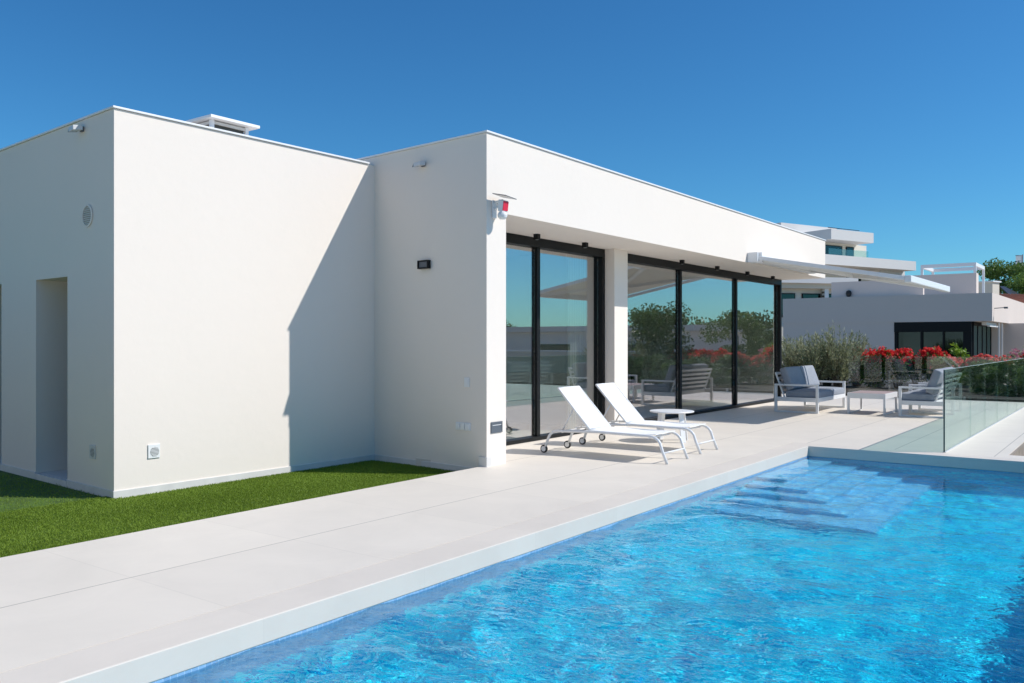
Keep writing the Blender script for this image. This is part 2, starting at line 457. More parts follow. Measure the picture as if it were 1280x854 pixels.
LAWN_M = 5.93
t = MB()
C0 = .31                                          # coping width
t.box(-14, 24.2, PE+C0, LAWN_M, -.45, 0)
t.box(7.50, 19.9, LAWN_M, 6.99, -.45, 0)
t.box(19.9, 24.2, LAWN_M, 14, -.45, 0)
t.box(POOLEND+C0, 24.2, 1.30, PE+C0, -.45, 0)
t.box(POOLEND+C0, 12.05, -5, 1.30, -.45, 0)
t.box(15.6, 24.2, -5, 1.30, -.45, 0)
t.box(-14, POOLEND+C0, -5, PR-C0, -.45, 0)
t.box(-14, PN-C0, PR-C0, PE+C0, -.45, 0)
frame(struct(t.build('terrace', 'deck')))
c = MB()
c.box(-14+13, POOLEND, PE, PE+C0-.004, -.13, .001)
c.box(PN-C0, PN, PR, PE, -.13, .001)
c.box(PN-C0, POOLEND, PR-C0+.004, PR, -.13, .001)
c.box(POOLEND, POOLEND+C0-.004, PR-C0+.004, PE+C0-.004, -.135, .001)
frame(struct(c.build('pool_coping', 'coping', bevel=.006)))
PZ = -1.26; WZ = -.139
p = MB()
p.box(PN-.2, POOLEND+.2, PR-.2, PE+.2, PZ-.2, PZ)
p.box(PN-.2, POOLEND+.2, PE+.004, PE+.2, PZ, -.131)
p.box(PN-.2, POOLEND+.2, PR-.2, PR-.004, PZ, -.131)
p.box(PN-.2, PN-.004, PR-.004, PE+.004, PZ, -.131)
p.box(POOLEND+.004, POOLEND+.2, PR-.004, PE+.004, PZ, -.137)
BZ = -.42
pb = MB()                                         # upper wall tiles, shallow-water paleness painted in, 4 mm proud
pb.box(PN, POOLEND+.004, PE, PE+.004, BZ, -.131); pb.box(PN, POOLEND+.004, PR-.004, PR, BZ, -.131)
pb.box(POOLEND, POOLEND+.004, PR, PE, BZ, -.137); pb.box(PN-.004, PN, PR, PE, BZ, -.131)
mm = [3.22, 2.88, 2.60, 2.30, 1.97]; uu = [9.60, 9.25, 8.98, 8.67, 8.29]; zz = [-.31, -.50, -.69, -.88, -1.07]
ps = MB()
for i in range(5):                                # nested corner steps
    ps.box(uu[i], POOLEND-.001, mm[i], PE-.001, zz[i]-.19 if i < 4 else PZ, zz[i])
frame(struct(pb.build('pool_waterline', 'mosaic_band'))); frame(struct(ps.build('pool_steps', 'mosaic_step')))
frame(struct(p.build('pool_basin', 'mosaic')))
# water: a rippled sheet
def ripple(U_, M_):
    h = np.zeros_like(U_)
    r = np.random.default_rng(5)
    for k in range(60):
        lam = 10**r.uniform(math.log10(.08), math.log10(.8)); a = r.normal(.35, 1.0); ph = r.uniform(0, 6.28)
        kx, ky = math.cos(a)*6.283/lam, math.sin(a)*6.283/lam
        amp = .0020*lam**1.5*WAVE
        wx = .06*np.sin(U_*1.7+ph)+.05*np.sin(M_*2.3+2*ph)
        h += amp*np.sin(kx*(U_+wx)+ky*(M_+wx*.7)+ph)
    q = np.clip((U_-6.2)/2.6, 0, 1); h *= 1-.68*q*q*(3-2*q)          # calmer over the steps
    for (uc, mc) in ((5.02, 3.40), (8.62, 3.44)):   # return jets stir the surface by the wall
        d = np.sqrt((U_-uc)**2+(M_-mc)**2)
        h += .010*np.exp(-(d/.10)**2)*(.6+.4*np.sin(38*(U_-uc))*np.cos(41*(M_-mc)))+.0005*np.exp(-d/.3)*np.sin(d*46)
    return h
WAVE = 1.6; BSTR = .28
NU, NM = 760, 280
ug = np.linspace(PN+.001, POOLEND-.001, NU); mg = np.linspace(PR+.001, PE-.001, NM)
UU, MM_ = np.meshgrid(ug, mg, indexing='ij')
V = np.stack([UU, MM_, WZ+ripple(UU, MM_)], -1).reshape(-1, 3).astype(np.float32)
ii, jj = np.meshgrid(np.arange(NU-1), np.arange(NM-1), indexing='ij'); a0 = (ii*NM+jj).ravel()
Q = np.stack([a0, a0+NM, a0+NM+1, a0+1], -1).astype(np.int32)
me = bpy.data.meshes.new('water'); me.vertices.add(len(V)); me.vertices.foreach_set('co', V.ravel())
me.loops.add(Q.size); me.loops.foreach_set('vertex_index', Q.ravel())
me.polygons.add(len(Q)); me.polygons.foreach_set('loop_start', np.arange(0, Q.size, 4, dtype=np.int32))
me.polygons.foreach_set('use_smooth', np.ones(len(Q), bool)); me.update(calc_edges=True)
wm, nt, out = new_mat('pool_water')
gb = N(nt, 'ShaderNodeBsdfGlass', Roughness=0, IOR=1.333); gb.inputs[0].default_value = (.90, .98, 1, 1)
tc = N(nt, 'ShaderNodeTexCoord'); hsum = None; nrm = None
for sc_, dist, det in ((7.0, .050, 2), (17.0, .022, 2)):
    mp = N(nt, 'ShaderNodeMapping'); mp.inputs['Scale'].default_value = (1.0, .62, 1); mp.inputs['Rotation'].default_value = (0, 0, R(25))
    nz = N(nt, 'ShaderNodeTexNoise', Scale=sc_, Detail=det, Roughness=.5, Distortion=1.2)
    nt.links.new(tc.outputs['Object'], mp.inputs[0]); nt.links.new(mp.outputs[0], nz.inputs['Vector'])
    bp = N(nt, 'ShaderNodeBump', Strength=BSTR, Distance=dist); nt.links.new(nz.outputs['Fac'], bp.inputs['Height'])
    sx_ = N(nt, 'ShaderNodeSeparateXYZ'); nt.links.new(tc.outputs['Object'], sx_.inputs[0])
    mr_ = N(nt, 'ShaderNodeMapRange'); mr_.interpolation_type = 'SMOOTHSTEP'; nt.links.new(sx_.outputs[0], mr_.inputs[0])
    for k_, v_ in ((1, 5.5), (2, 8.8), (3, BSTR), (4, BSTR*.3)): mr_.inputs[k_].default_value = v_
    nt.links.new(mr_.outputs[0], bp.inputs['Strength'])
    if nrm: nt.links.new(nrm, bp.inputs['Normal'])
    nrm = bp.outputs[0]
nt.links.new(nrm, gb.inputs['Normal'])
nt.links.new(gb.outputs[0], out.inputs[0])
me.materials.append(wm)
wo = bpy.data.objects.new('water', me); COL.objects.link(wo); frame(struct(wo))
wo.cycles.is_caustics_caster = True
sun.cycles.is_caustics_light = True
for nme in ('pool_basin', 'pool_steps', 'pool_waterline'): bpy.data.objects[nme].cycles.is_caustics_receiver = True

# lawn
LZ = -.09
lb = MB().prism([(-14, LAWN_M), (7.52, LAWN_M), (7.62, 7.9), (7.6, 30), (-14, 30)], -.4, LZ-.012)
frame(struct(lb.build('lawn_base', 'turf')))
def blades(n, u0, u1, m0, m1):
    u = RNG.uniform(u0, u1, n); m = RNG.uniform(m0, m1, n)
    keep = (u < 4.30) | (m < 7.80); u, m = u[keep], m[keep]; k = len(u)
    h = RNG.uniform(.010, .024, k)
    P = np.stack([u, m, np.full(k, LZ-.011)+h*.5], -1)
    lean = RNG.normal(0, .5, (k, 3)); lean[:, 2] = 1; lean /= np.linalg.norm(lean, axis=1, keepdims=True)
    A = lean*h[:, None]/2
    X = np.cross(lean, RNG.normal(size=(k, 3))); X /= np.linalg.norm(X, axis=1, keepdims=True)
    patch = .5+.22*np.sin(u*2.1+np.sin(m*3)*1.3)+.18*np.sin(m*5.3+u*1.1)
    return P, A, X*.0026, np.clip(patch*.6+RNG.normal(.2, .22, k), 0, 1)
bl = [blades(260000, .2, 7.52, LAWN_M, 8.0), blades(60000, -3, 4.30, 8.0, 13)]
go = quads('grass', *[np.concatenate([b[k] for b in bl]) for k in range(3)], 'turf_blade', None, np.concatenate([b[3] for b in bl]))
frame(tag(go, 'short green artificial turf beside the white villa', 'grass', kind='stuff'))

# ------------------------------------------------------------------ villa
A0 = (7.43, 5.85)
villa = thing('villa', 'white flat-roofed modern villa with black framed sliding glass doors beside the pool', 'house', W(A0[0], A0[1], 0))
VO = (A0[0], A0[1], 0)
def vpart(mb, name, mat, bevel=0, parent=None): return mb.sub(VO).build(name, mat, parent or villa, bevel)
lu = lambda m: 4.237+.061*(m-7.85)                # left end wall line
HT, HL = 3.73, 3.62
w1 = MB()                                         # lower block with two door niches in its end wall
cu, cm = 7.60, 7.77
w1.prism([(4.237, 7.85), (cu, cm), (cu, 8.88), (lu(8.88), 8.88)], -.3, HL)
w1.prism([(lu(8.88), 8.88), (cu, 8.88), (cu, 9.68), (lu(9.68), 9.68)], 2.07, HL)
w1.prism([(lu(8.88)+.62, 8.88), (cu, 8.88), (cu, 9.68), (lu(9.68)+.62, 9.68)], -.3, 2.07)
w1.prism([(lu(9.68), 9.68), (cu, 9.68), (cu, 10.67), (lu(10.67), 10.67)], -.3, HL)
w1.prism([(lu(10.67), 10.67), (cu, 10.67), (cu, 11.5), (lu(11.5), 11.5)], 2.07, HL)
w1.prism([(lu(10.67)+.62, 10.67), (cu, 10.67), (cu, 11.5), (lu(11.5)+.62, 11.5)], -.3, 2.07)
w1.prism([(lu(11.5), 11.5), (cu, 11.5), (cu, 17), (lu(17), 17)], -.3, HL)
for m0, m1 in ((8.88, 9.68), (10.67, 11.5)):
    w1.prism([(lu(m0)+.03, m0), (lu(m0)+.62, m0), (lu(m1)+.62, m1), (lu(m1)+.03, m1)], -.3, -.035)
vpart(w1, 'wall', 'stucco')
for m0, m1 in ((8.88, 9.68), (10.67, 11.5)):
    d = MB().box(lu(m0)+.55, lu(m0)+.60, m0+.004, m1-.004, -.034, 2.06); vpart(d, 'door', 'black', .004)
w2 = MB()
UE = 20.1
lw = lambda m: 7.43+(m-5.85)*.078
w2.prism([(7.43, 5.85), (7.79, 5.85), (7.96, 12), (lw(12), 12)], -.3, HT)
vpart(w2, 'wall', 'stucco')
w3 = MB().prism([(7.79, 5.85), (UE, 5.85), (UE, 12), (7.96, 12)], 2.865, HT); vpart(w3, 'roof', 'stucco')
w4 = MB().box(11.72, 12.15, 6.66, 7.3, 0, 2.865); vpart(w4, 'column', 'stucco', .004)
w5 = MB().box(19.92, UE, 7.02, 12, 0, 2.865); vpart(w5, 'wall', 'stucco')
w6 = MB().box(7.97, 19.92, 11.6, 12, 0, 2.865); vpart(w6, 'interior_wall', 'int_wall')
w7 = MB().box(11.8, 12.0, 7.31, 9.6, 0, 2.865); vpart(w7, 'interior_wall', 'int_wall')
fl = MB().box(7.9, 19.92, 6.995, 11.6, -.3, .002); vpart(fl, 'interior_floor', 'floor')
cp = MB()                                         # thin parapet caps
e = .018
cp.prism([(4.237-e, 7.85-e), (cu-.12, cm-e), (cu-.12, 8.15), (4.6, 8.2), (4.7, 17), (lu(17)-e, 17)], HL+.004, HL+.024)
cp.prism([(7.43-e, 5.85-e), (UE+e, 5.85-e), (UE+e, 6.2), (7.8, 6.2), (8.2, 12), (lw(12)-e, 12)], HT+.004, HT+.024)
vpart(cp, 'parapet_cap', 'cap', .003)
pl = MB(); e = .012
pl.prism([(4.237-e, 7.85-e), (cu+.02, cm-e), (cu+.02, cm+.1), (4.45, 7.95), (4.46, 8.877), (lu(8.877)-e, 8.877)], -.3, -.025)
pl.prism([(lu(8.883)-e, 8.883), (lu(8.883)+.02, 8.883), (lu(9.677)+.02, 9.677), (lu(9.677)-e, 9.677)], -.3, -.037)
pl.prism([(lu(9.683)-e, 9.683), (lu(9.683)+.2, 9.683), (lu(10.667)+.2, 10.667), (lu(10.667)-e, 10.667)], -.3, -.025)
pl.prism([(lu(10.673)-e, 10.673), (lu(10.673)+.02, 10.673), (lu(11.5)+.02, 11.497), (lu(11.5)-e, 11.497)], -.3, -.037)
pl.prism([(lu(11.503)-e, 11.503), (lu(11.503)+.2, 11.503), (lu(17)+.2, 17), (lu(17)-e, 17)], -.3, -.025)
pl.prism([(lw(5.96)-e, 5.96), (lw(5.96)+.1, 5.96), (lw(7.76)+.1, 7.755), (lw(7.76)-e, 7.755)], -.3, -.025)
vpart(pl, 'plinth', 'plinth', .003)
et = MB().box(7.415, 7.50, 5.838, 5.955, -.2, .11); vpart(et, 'corner_tile', 'plinth', .002)

def sliding(u0, u1, mull, jr=True):
    f = MB()
    f.box(u0, u1, 6.83, 6.99, 2.735, 2.863)
    f.box(u0, u1, 6.83, 6.99, .0025, .055)
    f.box(u0, u0+.07, 6.83, 6.99, .055, 2.735); f.box(u1-.08, u1, 6.83, 6.99, .055, 2.735)
    fo = vpart(f, 'sliding_door', 'black', .003)
    xs = [u0+.07]+[x for m_ in mull for x in (m_+.01, m_+.085)]+[u1-.08]
    for m_ in mull:
        k = MB().box(m_+.01, m_+.085, 6.865, 6.975, .056, 2.734)
        vpart(k, 'mullion', 'black', .002, fo)
    for i in range(0, len(xs), 2):
        g = MB().box(xs[i]+.001, xs[i+1]-.001, 6.912, 6.920, .056, 2.734)
        vpart(g, 'pane', 'win', 0, fo)
    return fo
sliding(7.80, 11.718, [9.87])
sliding(12.152, 20.0, [14.53, 17.25])

# soffit spotlights
for i, u in enumerate((9.49, 10.74, 14.05, 15.63, 17.21, 18.74)):
    pos = ['nearest the tall white corner', 'left of the column',
           'just right of the column', 'midway along the wide door', 'next to last at the far end', 'last at the far end'][i]
    b = MB().box(-.035, .035, -.035, .035, -.075, 0)
    s = thing('soffit_spotlight', 'black cube spotlight under the roof edge, '+pos, 'spotlight', W(u, 6.60, 2.864), TH, 'spotlights under the roof edge')
    b.build('housing', 'black', s, .003); MB().lathe([(.0, -.077), (.024, -.077), (.024, -.0755)], n=16).build('lens', 'lamp_glass', s)

# wall fixtures.  local frame of each: x along the wall, y out of the wall, z up
def on_wall(px, py, P, D):       # hit of the pixel ray with a vertical wall through P along D (world 2D)
    d = (px-640)/F
    # P + s D = (d t, t)
    s = (d*P[1]-P[0])/(D[0]-d*D[1]); X, Y = P[0]+s*D[0], P[1]+s*D[1]
    return Vector((X, Y, CAM_H-(py-427)/F*Y))
PL = W(4.237, 7.85); PC = W(cu, cm); PA = W(*A0); PB = W(lw(12), 12); PLB = W(lu(17), 17)
def wallframe(Pa, Pb):           # out-of-wall towards the camera side
    D = Vector((Pb[0]-Pa[0], Pb[1]-Pa[1])).normalized(); return D, math.atan2(D[1], D[0])
D1, r1 = wallframe(PLB, PL)      # end wall of the low block (x runs to the right in the picture)
D2, r2 = wallframe(PL, PC)       # front of the low block
D3, r3 = wallframe(PB, PA)       # side of the tall block
D4, r4 = wallframe(PA, W(UE, 5.85))
# y of these frames points INTO the wall, so "out" is -y
def flood(px, py, P, D, rz, label, flip=1):
    pos = on_wall(px, py, P, D)
    s = thing('floodlight', label, 'floodlight', pos, rz, 'floodlights high on the walls')
    s.scale = (.85, .85, .85)
    MB().box(-.03, .03, -.03, -.001, -.03, .03).build('bracket', 'slate', s, .004)
    b = MB()
    b.add([(-.07, -.03, .025), (.06, -.03, .035), (.06, -.14, .02), (-.07, -.14, .01), (-.07, -.03, -.02), (.06, -.03, -.02), (.06, -.14, -.035), (-.07, -.14, -.045)],
          [(0, 1, 2, 3), (4, 5, 6, 7), (0, 1, 5, 4), (1, 2, 6, 5), (2, 3, 7, 6), (3, 0, 4, 7)])
    b.build('housing', 'grey_metal', s, .004)
    l = MB().add([(-.073, -.035, .02), (-.073, -.135, .006), (-.095, -.135, -.042), (-.095, -.035, -.022), (-.07, -.035, .02), (-.07, -.135, .006), (-.07, -.135, -.042), (-.07, -.035, -.022)],
                 [(0, 1, 2, 3), (4, 5, 6, 7), (0, 1, 5, 4), (1, 2, 6, 5), (2, 3, 7, 6), (3, 0, 4, 7)])
    l.build('glass', 'rubber', s)
    return s
flood(104, 162, PLB, D1, r1, 'small chrome and black floodlight near the top of the shaded left end wall')
flood(530, 206, PB, D3, r3, 'small grey floodlight with dark glass high on the wall beside the tall corner')
def vent_round(px, py, P, D, rz):
    s = thing('air_vent', 'round grey louvred vent high on the shaded left end wall', 'vent', on_wall(px, py, P, D), rz, 'vents in the villa walls')
    MB().lathe([(.10, 0), (.115, -.006), (.115, -.012), (.095, -.014), (.095, -.004)], n=28, axis='y').build('rim', 'stucco', s)
    MB().lathe([(.0, -.003), (.095, -.003)], n=28, axis='y').build('backing', 'vent_grey', s)
    l = MB()
    for k in range(-4, 5):
        z = k*.02; h = math.sqrt(max(0, .093**2-z*z)); l.bar((-h, -.008, z), (h, -.008, z), .006, .007)
    l.build('louvre', 'plinth', s)
vent_round(110, 270, PLB, D1, r1)
def vent_square(px, py, P, D, rz, label, mat):
    s = thing('air_vent', label, 'vent', on_wall(px, py, P, D), rz, 'vents in the villa walls')
    MB().box(-.062, .062, -.012, -.001, -.068, .068).build('plate', mat, s, .003)
    MB().lathe([(.0, -.0128), (.046, -.0128)], (.006, 0, -.004), 24, 'y').build('backing', 'vent_dark', s)
    l = MB()
    for k in range(-3, 4):
        z = k*.013; h = math.sqrt(max(0, .046**2-z*z)); l.bar((.006-h, -.015, z-.004), (.006+h, -.015, z-.004), .004, .0065)
    l.build('louvre', mat, s)
vent_square(116.5, 565, PLB, D1, r1, 'small square vent low on the shaded left end wall', 'plinth')
vent_square(192, 564, PL, D2, r2, 'white square vent low on the sunlit front wall above the lawn', 'white_plastic')
s = thing('wall_lamp', 'black rectangular wall lamp halfway up the shaded side wall', 'wall lamp', on_wall(532, 331, PB, D3), r3)
MB().box(-.09, .09, -.055, -.001, .035, .05).box(-.09, .09, -.055, -.001, -.05, -.035).box(-.09, -.075, -.055, -.001, -.035, .035).box(.075, .09, -.055, -.001, -.035, .035).build('housing', 'black', s, .003)
MB().box(-.075, .075, -.04, -.001, -.035, .035).build('shade', 'slate', s, .003)
s = thing('light_switch', 'single white light switch on the shaded side wall', 'switch', on_wall(584, 478, PB, D3), r3)
MB().box(-.04, .04, -.010, -.001, -.055, .055).build('plate', 'white_plastic', s, .003)
MB().box(-.026, .026, -.016, -.0102, -.036, .036).build('rocker', 'white_plastic', s, .003)
s = thing('socket', 'white triple outdoor socket low on the shaded side wall', 'socket', on_wall(579.5, 533, PB, D3), r3)
MB().box(-.115, .115, -.012, -.001, -.045, .045).build('plate', 'white_plastic', s, .003)
for k in (-1, 0, 1): MB().box(k*.074-.031, k*.074+.031, -.026, -.0122, -.034, .034).build('cover', 'white_plastic', s, .004)
s = thing('step_light', 'dark grey recessed step light low on the sunlit white corner', 'wall light', on_wall(620.3, 534, PA, D4), r4)
MB().box(-.105, .105, -.012, -.001, .03, .062).box(-.105, .105, -.012, -.001, -.062, -.05).box(-.105, -.08, -.012, -.001, -.05, .03).box(.08, .105, -.012, -.001, -.05, .03).build('frame', 'slate', s, .002)
MB().add([(-.08, -.004, .03), (.08, -.004, .03), (.08, -.0115, -.05), (-.08, -.0115, -.05), (-.08, -.001, .03), (.08, -.001, .03), (.08, -.001, -.05), (-.08, -.001, -.05)],
         [(0, 1, 2, 3), (4, 5, 6, 7), (0, 1, 5, 4), (2, 3, 7, 6), (1, 2, 6, 5), (0, 3, 7, 4)]).build('reflector', 'slate', s)
MB().box(-.078, .078, -.0105, -.0045, .020, .0285).build('diffuser', 'grey_metal', s)
# alarm siren with its little solar panel
s = thing('alarm_siren', 'white and red alarm siren with small solar panel on the tall white corner', 'alarm', on_wall(617, 262, PA, D4), r4)
MB().box(-.035, .035, -.02, -.001, -.10, .10).build('wall_plate', 'white_plastic', s, .006)
MB().bar((0, -.02, .08), (.02, -.12, .095), .03, .022).bar((.0, -.02, .0), (.01, -.10, .06), .022).build('bracket', 'white_plastic', s, .005)
b = MB().add([(-.045, -.10, .10), (.06, -.10, .10), (.06, -.17, .085), (-.045, -.17, .085), (-.045, -.09, -.03), (.06, -.09, -.03), (.06, -.15, -.05), (-.045, -.15, -.05)],
             [(0, 1, 2, 3), (4, 5, 6, 7), (0, 1, 5, 4), (1, 2, 6, 5), (2, 3, 7, 6), (3, 0, 4, 7)])
b.build('housing', 'white_plastic', s, .008)
MB().add([(-.038, -.1735, .075), (.053, -.1735, .075), (.053, -.160, -.028), (-.038, -.160, -.028), (-.038, -.165, .075), (.053, -.165, .075), (.053, -.150, -.028), (-.038, -.150, -.028)],
         [(0, 1, 2, 3), (4, 5, 6, 7), (0, 1, 5, 4), (1, 2, 6, 5), (2, 3, 7, 6), (3, 0, 4, 7)]).build('red_label', 'red', s)
MB().lathe([(0, -.125), (.03, -.12), (.05, -.10), (.056, -.075), (.05, -.05), (.03, -.035)], (.0, -.125, .0), 20).build('lamp_dome', 'white_plastic', s)
MB().add([(-.10, -.06, .165), (.12, -.05, .150), (.14, -.22, .115), (-.08, -.23, .130), (-.10, -.06, .157), (.12, -.05, .142), (.14, -.22, .107), (-.08, -.23, .122)],
         [(0, 1, 2, 3), (4, 5, 6, 7), (0, 1, 5, 4), (1, 2, 6, 5), (2, 3, 7, 6), (3, 0, 4, 7)]).build('solar_panel', 'solar', s)
# roof vent housing behind the parapet
s = thing('roof_vent', 'low white louvred chimney housing on the roof of the left block', 'chimney', W(6.25, 9.15, 3.65))
for x in (-.42, .36):
    for y in (-.42, .36): MB().box(x, x+.07, y, y+.07, -.1, .40).build('post', 'cap', s)
b = MB()
for k in range(4):
    z = .10+k*.085
    b.box(-.36, .37, -.40, -.37, z, z+.035); b.box(-.40, -.37, -.36, .37, z, z+.035); b.box(.39, .41, -.36, .37, z, z+.035)
b.build('louvre', 'plinth', s)
MB().box(-.36, .36, -.34, .34, 0, .36).build('flue', 'vent_dark', s)
MB().box(-.52, .60, -.56, .50, .402, .435).build('cover_plate', 'cap', s, .004)
s.scale = (.62, .62, 1)

# awning on the facade
s = thing('awning', 'white retractable awning with folding arms on the far end of the facade', 'awning', W(15.28, 5.85, 0))
MB().box(0, 3.6, -.16, -.002, 2.885, 3.03).build('cassette', 'white_metal', s, .02)
MB().box(-.05, -.002, -.20, -.002, 2.865, 3.05).box(.12, .16, -.22, -.003, 2.86, 3.06).build('end_cap', 'white_metal', s, .01)
fb = MB()
fb.add([(.10, -.16, 2.985), (3.5, -.16, 2.985), (3.5, -2.70, 2.50), (.10, -2.70, 2.50), (.10, -.16, 2.982), (3.5, -.16, 2.982), (3.5, -2.70, 2.497), (.10, -2.70, 2.497)],
       [(0, 1, 2, 3), (7, 6, 5, 4), (0, 4, 5, 1), (1, 5, 6, 2), (2, 6, 7, 3), (3, 7, 4, 0)])
m_, nt, out = new_mat('awning_canvas')
dd = N(nt, 'ShaderNodeBsdfDiffuse'); dd.inputs[0].default_value = (.74, .72, .68, 1)
tl = N(nt, 'ShaderNodeBsdfTranslucent'); tl.inputs[0].default_value = (.70, .66, .58, 1)
mx = N(nt, 'ShaderNodeMixShader'); mx.inputs[0].default_value = .3
nt.links.new(dd.outputs[0], mx.inputs[1]); nt.links.new(tl.outputs[0], mx.inputs[2]); nt.links.new(mx.outputs[0], out.inputs[0])
M['canvas'] = m_
fb.build('canvas', 'canvas', s)
MB().box(0, 3.6, -2.80, -2.69, 2.385, 2.505).build('front_bar', 'white_metal', s, .015)
for u0, u1, ue in ((.35, .25, 1.65), (3.25, 3.35, 1.95)):
    MB().bar((u0, -.17, 2.93), (ue, -1.45, 2.66), .05, .075).bar((ue, -1.45, 2.66), (u1, -2.69, 2.44), .045, .065).build('folding_arm', 'white_metal', s, .006)
MB().bar((.02, -.16, 2.95), (.02, -2.69, 2.46), .03, .07).build('side_rail', 'white_metal', s, .006)
MB().bar((3.58, -.16, 2.95), (3.58, -2.69, 2.46), .03, .07).build('side_rail', 'white_metal', s, .006)

# inside, seen through the glass
s = thing('curtain', 'beige curtain hanging inside at the right end of the left sliding door', 'curtain', W(11.3, 7.2, .01))
b = MB(); n_ = 40; vs = []
for i in range(n_+1):
    x = .5*i/n_-.1; y = .035*math.sin(i*1.15)
    vs += [(x, y, 0), (x, y, 2.84), (x, y+.004, 0), (x, y+.004, 2.84)]
fs = []
for i in range(n_): a = 4*i; fs += [(a, a+4, a+5, a+1), (a+2, a+3, a+7, a+6)]
b.add(vs, fs, True).build('fabric', 'fabric_awning', s); MB().box(-.15, .45, -.03, .04, 2.842, 2.852).build('rail', 'white_metal', s)

s = thing('pendant_lamp', 'dark lantern pendant lamp hanging inside behind the wide sliding door', 'lamp', W(14.4, 8.6, 2.865))
MB().tube([(0, 0, 0), (0, 0, -.75)], .006, 6).build('cord', 'black', s)
MB().lathe([(.03, -.75), (.16, -.82), (.17, -1.10), (.12, -1.12)], n=20).build('lamp_shade', 'black', s)
s = thing('dining_table', 'dark dining table standing inside behind the wide sliding door', 'table', W(14.4, 8.6, .002))
MB().box(-.9, .9, -.45, .45, .71, .75).build('tabletop', 'wood', s, .004)
for x in (-.8, .8):
    for y in (-.38, .38): MB().box(x-.03, x+.03, y-.03, y+.03, 0, .71).build('leg', 'black', s)
s = thing('side_stand', 'slim black stand with a potted plant inside the left sliding door', 'plant stand', W(9.55, 7.75, .002))
MB().box(-.11, .11, -.11, .11, .0, .03).box(-.05, .05, -.05, .05, .03, .60).build('stand', 'black', s)
MB().box(-.22, .22, -.22, .22, .60, .62).build('top', 'grey_metal', s)
MB().lathe([(.0, .62), (.07, .62), (.09, .74), (.08, .74), (.075, .70), (0, .70)], n=18).build('pot', 'black', s)
P_, i_ = clump_points(160, [((0, 0, .82), (.13, .13, .10))]); A_, B_ = leaf_axes(160, .07, .03)
quads('plant', P_, A_, B_, 'leaf_dark', s)

# ------------------------------------------------------------------ pool-side furniture
def arc(p, c, q, n=6):
    p, c, q = Vector(p), Vector(c), Vector(q)
    return [p*(1-t)**2+c*2*t*(1-t)+q*t*t for t in [i/n for i in range(n+1)]]
def lounger(loc, rz, label):
    # local x: width (along the facade), y: from foot end (0) towards the head (house)
    t = thing('sun_lounger', label, 'sun lounger', loc, rz, 'white sun loungers by the pool')
    hw = .272
    for sx in (-1, 1):
        x = sx*hw
        path = [(x, -.03, 0), (x, .03, .14)]+arc((x, .06, .23), (x, .10, .30), (x, .20, .305), 4)+[(x, .9, .31), (x, 1.35, .29)]+arc((x, 1.46, .285), (x, 1.56, .28), (x, 1.60, .20), 4)+[(x, 1.66, .05)]
        MB().tube(path, .017, 10).build('side_rail', 'white_metal', t)
        wz = MB().lathe([(.018, -.014), (.047, -.014), (.05, -.008), (.05, .008), (.047, .014), (.018, .014)], (x, 1.67, .05), 22, 'x')
        wo_ = wz.build('wheel', 'rubber', t)
        MB().lathe([(0, -.016), (.033, -.016), (.035, 0), (.033, .016), (0, .016)], (x, 1.67, .05), 18, 'x').build('hub', 'white_metal', wo_)
    for y, z in ((.20, .285), (1.0, .295), (1.52, .262), (.02, .12), (1.40, .275)): MB().tube([(-hw, y, z), (hw, y, z)], .010, 8).build('crossbar', 'white_metal', t)
    def slab(pts, w, th):
        b = MB(); n = len(pts); vs = []
        for y, z in pts:
            for x in (-w, w): vs.append((x, y, z))
        nrm = []
        for i in range(n):
            a, q = pts[max(i-1, 0)], pts[min(i+1, n-1)]; d = Vector((q[0]-a[0], q[1]-a[1])).normalized(); nrm.append((-d.y, d.x))
        for i, (y, z) in enumerate(pts):
            for x in (-w, w): vs.append((x, y+nrm[i][0]*th, z+nrm[i][1]*th))
        fs = []
        for i in range(n-1):
            a = 2*i; fs += [(a, a+1, a+3, a+2), (2*n+a, 2*n+a+2, 2*n+a+3, 2*n+a+1), (a, a+2, 2*n+a+2, 2*n+a), (a+1, 2*n+a+1, 2*n+a+3, a+3)]
        fs += [(0, 2*n, 2*n+1, 1), (2*n-2, 2*n-1, 4*n-1, 4*n-2)]
        return b.add(vs, fs)
    slab([(.12+.87*i/8, .318+.004*math.cos(i)-.012*math.sin(math.pi*i/8)) for i in range(9)], .256, .008).build('seat', 'sling', t)
    by, bz, ty, tz = 1.01, .325, 1.475, .815
    fr = MB()
    for sx in (-1, 1): fr.tube([(sx*.245, by, bz), (sx*.245, ty, tz)], .014, 8)
    fr.tube([(-.245, ty, tz), (.245, ty, tz)], .014, 8); fr.tube([(-.245, by, bz), (.245, by, bz)], .012, 8)
    fr.build('back_frame', 'white_metal', t)
    slab([(by+(ty-by)*(.02+.97*i/6)-.006*math.sin(math.pi*i/6)*-1, bz+(tz-bz)*(.02+.97*i/6)-.006*math.sin(math.pi*i/6)) for i in range(7)], .243, .010).build('backrest', 'sling', t)
    for sx in (-1, 1): MB().tube([(sx*.22, by+.25, bz+.255), (sx*.22, 1.43, .285)], .010, 8).build('support', 'white_metal', t)
    return t
l1 = lounger(W(9.10, 4.36), TH, 'white reclined sun lounger nearest the tall white corner')
l2 = dup(l1, W(10.14, 4.42), TH+R(1.2), 'white reclined sun lounger beside the small round table')
s = thing('side_table', 'small round white table behind the second sun lounger', 'table', W(10.93, 5.29), TH+R(20))
MB().lathe([(0, .405), (.27, .405), (.305, .412), (.31, .42), (.305, .428), (0, .430)], n=48).build('tabletop', 'white_metal', s)
for k in range(4):
    a = R(45+90*k); c_, s_ = math.cos(a), math.sin(a)
    MB().bar((c_*.20, s_*.20, .404), (c_*.25, s_*.25, 0), .085, .016, (c_, s_, 0)).build('leg', 'white_metal', s, .003)

